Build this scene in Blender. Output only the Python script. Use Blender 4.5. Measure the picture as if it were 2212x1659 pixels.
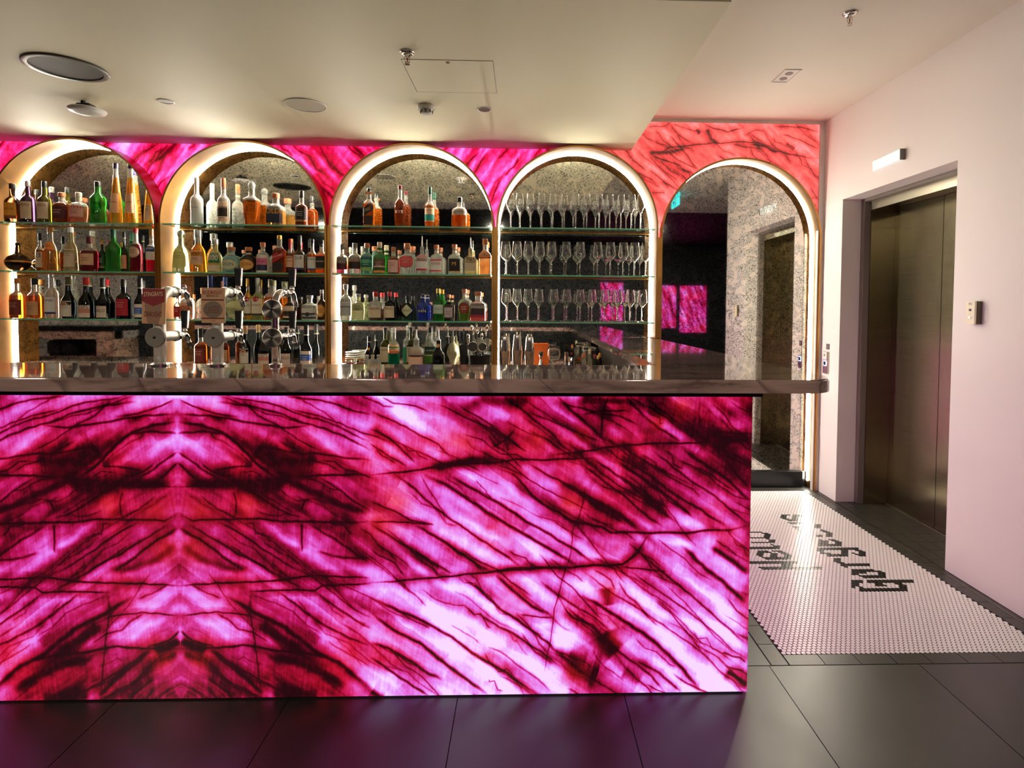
import bpy, bmesh, math, random
import numpy as np
from mathutils import Matrix, Vector, noise as mnoise

# ------------------------------------------------------------------ camera, world, exposure
for o in list(bpy.data.objects):
    bpy.data.objects.remove(o, do_unlink=True)
scene = bpy.context.scene
COL = scene.collection
YAW, PITCH, ROLL, FPX, CXP, CYP = 0.0294, -0.0348, -0.0069, 1256.95, 1168.7, 710.86
cam_data = bpy.data.cameras.new('camera')
cam = bpy.data.objects.new('camera', cam_data)
COL.objects.link(cam)
fwd = Vector((math.sin(YAW)*math.cos(PITCH), math.cos(YAW)*math.cos(PITCH), math.sin(PITCH)))
right = Vector((math.cos(YAW), -math.sin(YAW), 0))
down = fwd.cross(right)
r_ = right*math.cos(ROLL) + down*math.sin(ROLL)
d_ = -right*math.sin(ROLL) + down*math.cos(ROLL)
m3 = Matrix((r_, -d_, -fwd)).transposed()
cam.matrix_world = Matrix.Translation((0, 0, 1.36)) @ m3.to_4x4()
cam_data.sensor_width = 36.0
cam_data.lens = FPX/2212*36
cam_data.shift_x = (1106-CXP)/2212
cam_data.shift_y = (CYP-829.5)/2212
cam_data.clip_start = 0.05
scene.camera = cam
world = bpy.data.worlds.new('world')
scene.world = world
world.use_nodes = True
world.node_tree.nodes['Background'].inputs[0].default_value = (0.9, 0.86, 0.8, 1)
world.node_tree.nodes['Background'].inputs[1].default_value = 0.02
vs = scene.view_settings
vs.view_transform = 'Standard'
vs.look = 'None'
vs.gamma = 1
vs.use_curve_mapping = False
vs.exposure = 0.1
cy = scene.cycles
cy.max_bounces = 10
cy.diffuse_bounces = 4
cy.glossy_bounces = 5
cy.transmission_bounces = 9
cy.transparent_max_bounces = 8
cy.sample_clamp_indirect = 8.0
cy.sample_clamp_direct = 0
cy.blur_glossy = 0.6
cy.caustics_reflective = True
cy.caustics_refractive = True
cy.use_denoising = True
cy.use_adaptive_sampling = True
cy.adaptive_threshold = 0.015

LED_POWER, ONYX_POWER, WALL_ONYX_POWER = 330.0, .97, 1.1
FILL_LAMPS, FILL_LAMP_W = [(-3.43, -1.46), (-.5, -1.46), (2.28, -1.46)], 58.0  # added fill lamps, spaced so their mirror images fall at the mullions

# ------------------------------------------------------------------ helpers
def lin(c):
    return tuple((x/255/12.92 if x/255 <= .04045 else ((x/255+.055)/1.055)**2.4) for x in c)

def mat(name, color=(200, 200, 200), rough=.5, metal=0., spec=.5, emis=None, power=0, coat=0, trans=0, ior=1.45, linear=False):
    m = bpy.data.materials.new(name)
    m.use_nodes = True
    b = m.node_tree.nodes['Principled BSDF']
    c = color if linear else lin(color)
    b.inputs['Base Color'].default_value = (*c, 1)
    b.inputs['Roughness'].default_value = rough
    b.inputs['Metallic'].default_value = metal
    b.inputs['Specular IOR Level'].default_value = spec
    b.inputs['Coat Weight'].default_value = coat
    b.inputs['Coat Roughness'].default_value = .03
    b.inputs['Transmission Weight'].default_value = trans
    b.inputs['IOR'].default_value = ior
    if emis:
        b.inputs['Emission Color'].default_value = (*lin(emis), 1)
        b.inputs['Emission Strength'].default_value = power
    return m

class NT:
    """small node-tree builder"""
    def __init__(self, m):
        self.t = m.node_tree
        self.b = self.t.nodes['Principled BSDF']
    def n(self, kind, **kw):
        x = self.t.nodes.new('ShaderNode'+kind)
        for k, v in kw.items():
            setattr(x, k, v)
        return x
    def link(self, a, b):
        self.t.links.new(a, b)
    def coord(self, rot=(0, 0, 0), scale=(1, 1, 1)):
        c = self.n('TexCoord')
        mp = self.n('Mapping')
        mp.vector_type = 'TEXTURE'
        mp.inputs['Rotation'].default_value = rot
        mp.inputs['Scale'].default_value = tuple(1/x for x in scale)
        self.link(c.outputs['Object'], mp.inputs['Vector'])
        return mp.outputs['Vector']
    def noise(self, vec, scale, detail=3, rough=.5, dist=0):
        x = self.n('TexNoise')
        x.inputs['Scale'].default_value = scale
        x.inputs['Detail'].default_value = detail
        x.inputs['Roughness'].default_value = rough
        x.inputs['Distortion'].default_value = dist
        self.link(vec, x.inputs['Vector'])
        return x.outputs['Fac']
    def ramp(self, fac, stops, interp='LINEAR'):
        x = self.n('ValToRGB')
        x.color_ramp.interpolation = interp
        els = x.color_ramp.elements
        while len(els) < len(stops):
            els.new(.5)
        for e, (p, c) in zip(els, stops):
            e.position = p
            e.color = (*lin(c), 1)
        self.link(fac, x.inputs['Fac'])
        return x.outputs['Color']
    def math(self, op, a, b=None, clamp=False):
        x = self.n('Math', operation=op)
        x.use_clamp = clamp
        for i, v in enumerate((a, b)):
            if v is None:
                continue
            if isinstance(v, (int, float)):
                x.inputs[i].default_value = v
            else:
                self.link(v, x.inputs[i])
        return x.outputs[0]
    def mix(self, fac, a, b, kind='MIX'):
        x = self.n('Mix', data_type='RGBA', blend_type=kind)
        if isinstance(fac, (int, float)):
            x.inputs[0].default_value = fac
        else:
            self.link(fac, x.inputs[0])
        for i, v in ((6, a), (7, b)):
            if isinstance(v, tuple):
                x.inputs[i].default_value = (*lin(v), 1)
            else:
                self.link(v, x.inputs[i])
        return x.outputs[2]
    def bump(self, h, strength=.2, dist=.001):
        x = self.n('Bump')
        x.inputs['Strength'].default_value = strength
        x.inputs['Distance'].default_value = dist
        self.link(h, x.inputs['Height'])
        self.link(x.outputs['Normal'], self.b.inputs['Normal'])

def attr_mat(name, rough, metal=0., trans=0., coat=0., ior=1.45):
    m = mat(name, rough=rough, metal=metal, trans=trans, coat=coat, ior=ior)
    t = NT(m)
    a = t.n('Attribute', attribute_name='Col')
    t.link(a.outputs['Color'], t.b.inputs['Base Color'])
    return m

def link(o, parent=None):
    COL.objects.link(o)
    if parent is not None:
        o.parent = parent
    return o

def mesh(name, verts, faces, m=None, parent=None, smooth=False, col=None, loc=None, sharp=None):
    me = bpy.data.meshes.new(name)
    me.from_pydata([tuple(v) for v in verts], [], [tuple(f) for f in faces])
    if m is not None:
        me.materials.append(m)
    if smooth:
        me.shade_smooth()
        if sharp:
            me.set_sharp_from_angle(angle=math.radians(sharp))
    if col is not None:
        ca = me.color_attributes.new('Col', 'FLOAT_COLOR', 'POINT')
        if len(col) == 3 and not hasattr(col[0], '__len__'):
            arr = np.tile(np.array((*col, 1.0), dtype=np.float32), (len(verts), 1))
        else:
            arr = np.array([(*c, 1.0) for c in col], dtype=np.float32)
        ca.data.foreach_set('color', arr.ravel())
    me.update()
    o = bpy.data.objects.new(name, me)
    if loc is not None:
        o.location = loc
    return link(o, parent)

def tag(o, label=None, cat=None, group=None, kind=None):
    if label: o['label'] = label
    if cat: o['category'] = cat
    if group: o['group'] = group
    if kind: o['kind'] = kind
    return o

def empty(name, loc, label=None, cat=None, group=None, kind=None, rz=0):
    o = bpy.data.objects.new(name, None)
    o.empty_display_size = .05
    o.location = loc
    o.rotation_euler.z = rz
    link(o)
    return tag(o, label, cat, group, kind)

BOXF = [(0, 3, 2, 1), (4, 5, 6, 7), (0, 1, 5, 4), (1, 2, 6, 5), (2, 3, 7, 6), (3, 0, 4, 7)]
def boxgeo(x0, x1, y0, y1, z0, z1):
    v = [(x0, y0, z0), (x1, y0, z0), (x1, y1, z0), (x0, y1, z0), (x0, y0, z1), (x1, y0, z1), (x1, y1, z1), (x0, y1, z1)]
    return v, list(BOXF)

def join(*geos):
    V, F = [], []
    for v, f in geos:
        n = len(V)
        V += list(v)
        F += [tuple(i+n for i in q) for q in f]
    return V, F

def box(name, x0, x1, y0, y1, z0, z1, m, parent=None, col=None, bevel=0):
    v, f = boxgeo(x0, x1, y0, y1, z0, z1)
    if bevel:
        bm = bmesh.new()
        bv = [bm.verts.new(p) for p in v]
        for q in f:
            bm.faces.new([bv[i] for i in q])
        bmesh.ops.bevel(bm, geom=bm.edges[:], offset=bevel, segments=2, affect='EDGES')
        bm.normal_update()
        v = [tuple(p.co) for p in bm.verts]
        bm.verts.index_update()
        f = [tuple(q.index for q in fc.verts) for fc in bm.faces]
        bm.free()
    return mesh(name, v, f, m, parent, col=col)

def lathe(prof, n=20, sq=0, axis='z', c=(0, 0, 0), caps=True):
    """prof: [(z, r)] -> verts, faces ; sq = superellipse exponent for square bodies"""
    V, F = [], []
    for z, r in prof:
        for i in range(n):
            a = 2*math.pi*(i+.5)/n
            k = r*srad(a, sq)
            x, y = k*math.cos(a), k*math.sin(a)
            if axis == 'z': p = (x, y, z)
            elif axis == 'y': p = (x, z, -y)
            else: p = (z, x, y)
            V.append((p[0]+c[0], p[1]+c[1], p[2]+c[2]))
    for j in range(len(prof)-1):
        for i in range(n):
            i2 = (i+1) % n
            F.append((j*n+i, j*n+i2, (j+1)*n+i2, (j+1)*n+i))
    if caps:
        F.append(tuple(range(n))[::-1])
        F.append(tuple(range((len(prof)-1)*n, len(prof)*n)))
    return V, F

def srad(a, sq):
    if not sq:
        return 1.
    return (abs(math.cos(a))**sq+abs(math.sin(a))**sq)**(-1/sq)

def tube(path, r, n=8, caps=True):
    P = [Vector(p) for p in path]
    V, F = [], []
    up = Vector((0, 0, 1))
    prev = None
    for k, p in enumerate(P):
        t = (P[min(k+1, len(P)-1)]-P[max(k-1, 0)]).normalized()
        if prev is None:
            s = t.cross(up)
            if s.length < .01: s = t.cross(Vector((1, 0, 0)))
            s.normalize()
        else:
            s = (prev-t*prev.dot(t)).normalized()
        prev = s
        u = s.cross(t)
        rr = r[k] if hasattr(r, '__len__') else r
        for i in range(n):
            a = 2*math.pi*i/n
            V.append(tuple(p+s*rr*math.cos(a)+u*rr*math.sin(a)))
    for k in range(len(P)-1):
        for i in range(n):
            i2 = (i+1) % n
            F.append((k*n+i, k*n+i2, (k+1)*n+i2, (k+1)*n+i))
    if caps:
        F.append(tuple(range(n))[::-1])
        F.append(tuple(range((len(P)-1)*n, len(P)*n)))
    return V, F

_txt = {}
def text_geo(s, spacing=1.0):
    """flat lettering as (verts 2d, faces, width, height) scaled to cap height 1"""
    if s in _txt:
        return _txt[s]
    cu = bpy.data.curves.new('lettering', 'FONT')
    cu.body = s
    cu.resolution_u = 2
    cu.space_character = spacing
    ob = bpy.data.objects.new('lettering', cu)
    me = bpy.data.meshes.new_from_object(ob)
    v = np.array([p.co[:2] for p in me.vertices], dtype=float)
    f = [tuple(p.vertices) for p in me.polygons]
    bpy.data.objects.remove(ob)
    bpy.data.curves.remove(cu)
    bpy.data.meshes.remove(me)
    mn, mx = v.min(0), v.max(0)
    h = mx[1]-mn[1]
    v = (v-(mn+mx)/2)/h
    _txt[s] = (v, f, (mx[0]-mn[0])/h)
    return _txt[s]

def flat_text(name, s, w, h, fn, m, parent, col=None):
    """lettering stretched to w x h, mapped through fn(x, y) -> 3d point"""
    v, f, asp = text_geo(s)
    pts = [fn(x/asp*w, y*h) for x, y in v]
    return mesh(name, pts, f, m, parent, col=col)

# ------------------------------------------------------------------ materials
M = {}
def wall_paint(name, c, rough=.6, sc=60):
    m = mat(name, c, rough)
    t = NT(m)
    n1 = t.noise(t.coord(), 1.3, 4)
    n2 = t.noise(t.coord(), sc, 2)
    t.link(t.mix(t.math('MULTIPLY', n1, .35), c, tuple(int(x*.93) for x in c)), t.b.inputs['Base Color'])
    t.bump(n2, .05, .0006)
    return m
M['soffit'] = wall_paint('soffit_paint', (233, 224, 194))
M['ceil'] = wall_paint('ceiling_paint', (236, 230, 214))
M['wall'] = wall_paint('wall_paint', (238, 233, 228))
M['grey_wall'] = wall_paint('grey_wall_paint', (150, 142, 134))
M['dark_wall'] = wall_paint('dark_wall_paint', (18, 22, 28), .55)
M['black'] = mat('black_metal', (14, 15, 17), .35)
M['rubber'] = mat('matte_black', (10, 10, 11), .7)
M['white_plastic'] = mat('white_plastic', (226, 224, 216), .35)
M['cream_plastic'] = mat('cream_plastic', (240, 234, 205), .4)
M['grey_plastic'] = mat('grey_plastic', (120, 112, 104), .45)
M['chrome'] = mat('chrome', (225, 222, 215), .12, 1)
M['led_soft'] = mat('led_diffuser_soft', (255, 255, 255), .5, emis=(255, 249, 234), power=LED_POWER*.37)
M['led'] = mat('led_diffuser', (255, 255, 255), .5, emis=(255, 249, 234), power=LED_POWER)
M['teal'] = mat('teal_led', (30, 150, 160), .4, emis=(60, 220, 225), power=1.2)
M['blue_led'] = mat('blue_led', (120, 140, 240), .4, emis=(170, 190, 255), power=3.)
M['sign_light'] = mat('sign_diffuser', (235, 240, 240), .3, emis=(220, 236, 236), power=.35)
M['glass_attr'] = attr_mat('bottle_glass', .04, trans=.72)
M['paint_attr'] = attr_mat('printed_paper', .5)
M['metal_attr'] = attr_mat('foil_metal', .3, metal=.8)
M['clear_glass'] = mat('clear_glass', (253, 253, 250), .0, trans=.985, ior=1.45)
M['shelf_glass'] = mat('shelf_glass', (215, 240, 226), .02, trans=1, ior=1.45)

def brass():
    m = mat('aged_brass', (205, 165, 100), .34, 1)
    t = NT(m)
    v = t.coord()
    n = t.noise(v, 6, 3, .5)
    t.link(t.ramp(n, [(.3, (160, 112, 54)), (.65, (188, 138, 74))]), t.b.inputs['Base Color'])
    t.link(t.math('ADD', t.math('MULTIPLY', t.noise(v, 5, 2), .10), .30), t.b.inputs['Roughness'])
    return m
M['brass'] = brass()

def antique():
    """tarnished silvering: fine grains with paler, clearer blotches; it only tints the reflection"""
    m = mat('antique_mirror', (150, 148, 132), .05, 1)
    t = NT(m)
    v = t.coord()
    warp = t.n('Mix', data_type='VECTOR')
    nz = t.n('TexNoise'); nz.inputs['Scale'].default_value = 16; nz.inputs['Detail'].default_value = 3
    t.link(v, nz.inputs['Vector'])
    warp.inputs[0].default_value = .07
    t.link(v, warp.inputs[4]); t.link(nz.outputs['Color'], warp.inputs[5])
    w = warp.outputs[1]
    vo = t.n('TexVoronoi'); vo.inputs['Scale'].default_value = 120
    t.link(w, vo.inputs['Vector'])
    n1 = t.noise(w, 17, 4, .6)
    n2 = t.noise(v, 190, 3, .65)
    n3 = t.noise(v, 4.5, 3, .5)
    g = t.math('SUBTRACT', 1., t.math('MULTIPLY', vo.outputs['Distance'], .95))
    g = t.math('ADD', t.math('MULTIPLY', g, .7), t.math('MULTIPLY', n2, .55))
    grain = t.ramp(g, [(.40, (136, 136, 122)), (.56, (198, 200, 190)), (.70, (238, 239, 232)), (.9, (252, 252, 248))])
    k = t.math('ADD', n1, t.math('MULTIPLY', t.math('SUBTRACT', n3, .5), .35))
    blot = t.ramp(k, [(.53, (0, 0, 0)), (.585, (255, 255, 255))])
    base = t.mix(blot, grain, (255, 252, 240))
    t.link(base, t.b.inputs['Base Color'])
    t.link(t.math('MULTIPLY', n2, .05), t.b.inputs['Roughness'])
    return m
M['mirror'] = antique()

def marble(name, c1, c2, c3, rough=.06, rot=(0, 0, .12), sc=(2.2, 14, 14)):
    m = mat(name, c1, rough, coat=1.)
    m.node_tree.nodes['Principled BSDF'].inputs['Coat IOR'].default_value = 1.6
    t = NT(m)
    v = t.coord(rot, sc)
    n1 = t.noise(v, 1.1, 7, .62, .6)
    v2 = t.coord((.3, .7, -.5), (1.5, 7, 7))
    n2 = t.noise(v2, 1.0, 2, .5, .5)
    vein = t.math('ABSOLUTE', t.math('SUBTRACT', n2, .5))
    base = t.ramp(n1, [(.33, c2), (.47, c1), (.62, tuple(min(255, int(x*1.12)) for x in c1))])
    k = t.math('SUBTRACT', 1, t.math('DIVIDE', vein, .03), True)
    base = t.mix(t.math('MULTIPLY', k, .55), base, c3)
    t.link(base, t.b.inputs['Base Color'])
    return m
M['marble'] = marble('countertop_marble', (156, 126, 118), (108, 84, 80), (52, 38, 38))
M['bench_marble'] = marble('bench_marble', (170, 140, 122), (120, 92, 80), (60, 48, 42))

def steel(name, c, rough, rot=(0, 0, 0), sc=(1, 1, 1), an=.5):
    m = mat(name, c, rough, 1)
    t = NT(m)
    n = t.noise(t.coord(rot, sc), 12, 3)
    t.link(t.math('ADD', t.math('MULTIPLY', n, .10), rough-.05), t.b.inputs['Roughness'])
    t.b.inputs['Anisotropic'].default_value = an
    return m
M['lift_steel'] = steel('brushed_steel', (150, 140, 114), .24, sc=(.2, .2, 8))
M['frame_steel'] = steel('brushed_steel_frame', (200, 194, 172), .3, sc=(20, 20, 1))
M['shaker_steel'] = steel('polished_steel', (205, 200, 190), .14)

def slab():
    m = mat('dark_porcelain', (46, 45, 44), .38, spec=.95)
    t = NT(m)
    v = t.coord()
    n = t.noise(v, 5, 6, .65)
    n2 = t.noise(v, 380, 2, .6)
    c = t.ramp(n, [(.3, (22, 22, 22)), (.7, (33, 32, 31))])
    c = t.mix(t.math('MULTIPLY', n2, .35), c, (46, 45, 42))
    t.link(c, t.b.inputs['Base Color'])
    t.link(t.math('ADD', t.math('MULTIPLY', n, .18), .27), t.b.inputs['Roughness'])
    t.bump(n2, .12, .0004)
    return m
M['slab'] = slab()
M['border'] = mat('dark_border_tile', (52, 52, 48), .34)
M['grout'] = mat('dark_grout', (20, 19, 18), .9)
M['grout_light'] = mat('tan_grout', (96, 88, 72), .8)
M['penny'] = mat('white_ceramic', (236, 232, 230), .27)
M['penny_dark'] = mat('black_ceramic', (26, 25, 22), .27)

def onyx_mat(name, stops, power, streak_rot, fibre_rot):
    """backlit stone: colour and glow follow the stone's own thickness field 'glow' plus fine grain"""
    m = mat(name, (60, 10, 25), .12, spec=.4)
    t = NT(m)
    a = t.n('Attribute', attribute_name='glow').outputs['Fac']
    n1 = t.noise(t.coord(streak_rot, (26, 26, 5)), 1, 5, .65, .4)
    n2 = t.noise(t.coord(fibre_rot, (110, 110, 8)), 1, 4, .65)
    n3 = t.noise(t.coord(), 27, 5, .62)
    g = t.math('ADD', a, t.math('MULTIPLY', t.math('SUBTRACT', n1, .5), .34))
    g = t.math('ADD', g, t.math('MULTIPLY', t.math('SUBTRACT', n2, .5), .26))
    g = t.math('ADD', g, t.math('MULTIPLY', t.math('SUBTRACT', n3, .5), .36))
    hue = t.noise(t.coord(), 3.1, 3, .6)
    c = t.ramp(g, stops[0])
    c2 = t.ramp(g, stops[1])
    c = t.mix(t.math('MULTIPLY', t.math('SUBTRACT', hue, .47), 5., True), c, c2)
    wm = t.n('Attribute', attribute_name='warm').outputs['Fac']
    c = t.mix(t.math('MULTIPLY', wm, .8), c, t.ramp(g, [(0, (30, 3, 3)), (.3, (160, 14, 14)), (.6, (232, 44, 30)), (.9, (246, 120, 90))]))
    t.link(c, t.b.inputs['Emission Color'])
    t.b.inputs['Emission Strength'].default_value = power
    return m
PINK = [(0, (14, 3, 7)), (.14, (58, 3, 16)), (.27, (132, 6, 40)), (.40, (186, 18, 92)), (.52, (214, 58, 162)), (.63, (225, 106, 220)), (.76, (230, 148, 246)), (.92, (244, 212, 255))]
REDS = [(0, (16, 3, 5)), (.14, (70, 3, 12)), (.27, (156, 6, 32)), (.40, (208, 20, 62)), (.52, (226, 50, 112)), (.63, (232, 92, 178)), (.76, (234, 146, 236)), (.92, (246, 210, 254))]
CORAL = [(0, (46, 28, 24)), (.14, (80, 46, 38)), (.26, (170, 52, 46)), (.40, (224, 66, 64)), (.55, (238, 90, 84)), (.70, (244, 112, 104)), (.86, (248, 146, 150)), (1, (255, 190, 225))]
HOT = [(0, (60, 4, 14)), (.16, (130, 4, 26)), (.30, (206, 10, 50)), (.44, (236, 24, 90)), (.56, (246, 60, 160)), (.68, (250, 110, 220)), (.80, (252, 165, 250)), (.95, (255, 215, 255))]
M['shelf_edge'] = mat('shelf_edge_glass', (130, 214, 176), .15, trans=.2)
M['onyx'] = onyx_mat('backlit_onyx', (PINK, REDS), ONYX_POWER, (0, -.96, 0), (0, .12, 0))
M['onyx_wall'] = onyx_mat('backlit_onyx_magenta', (HOT, HOT), WALL_ONYX_POWER, (0, .62, 0), (0, .2, 0))
M['onyx_coral'] = onyx_mat('backlit_onyx_coral', (CORAL, CORAL), WALL_ONYX_POWER, (0, -.9, 0), (0, .1, 0))

for k in ('onyx', 'onyx_wall', 'onyx_coral'):
    M[k].cycles.emission_sampling = 'NONE'

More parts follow.
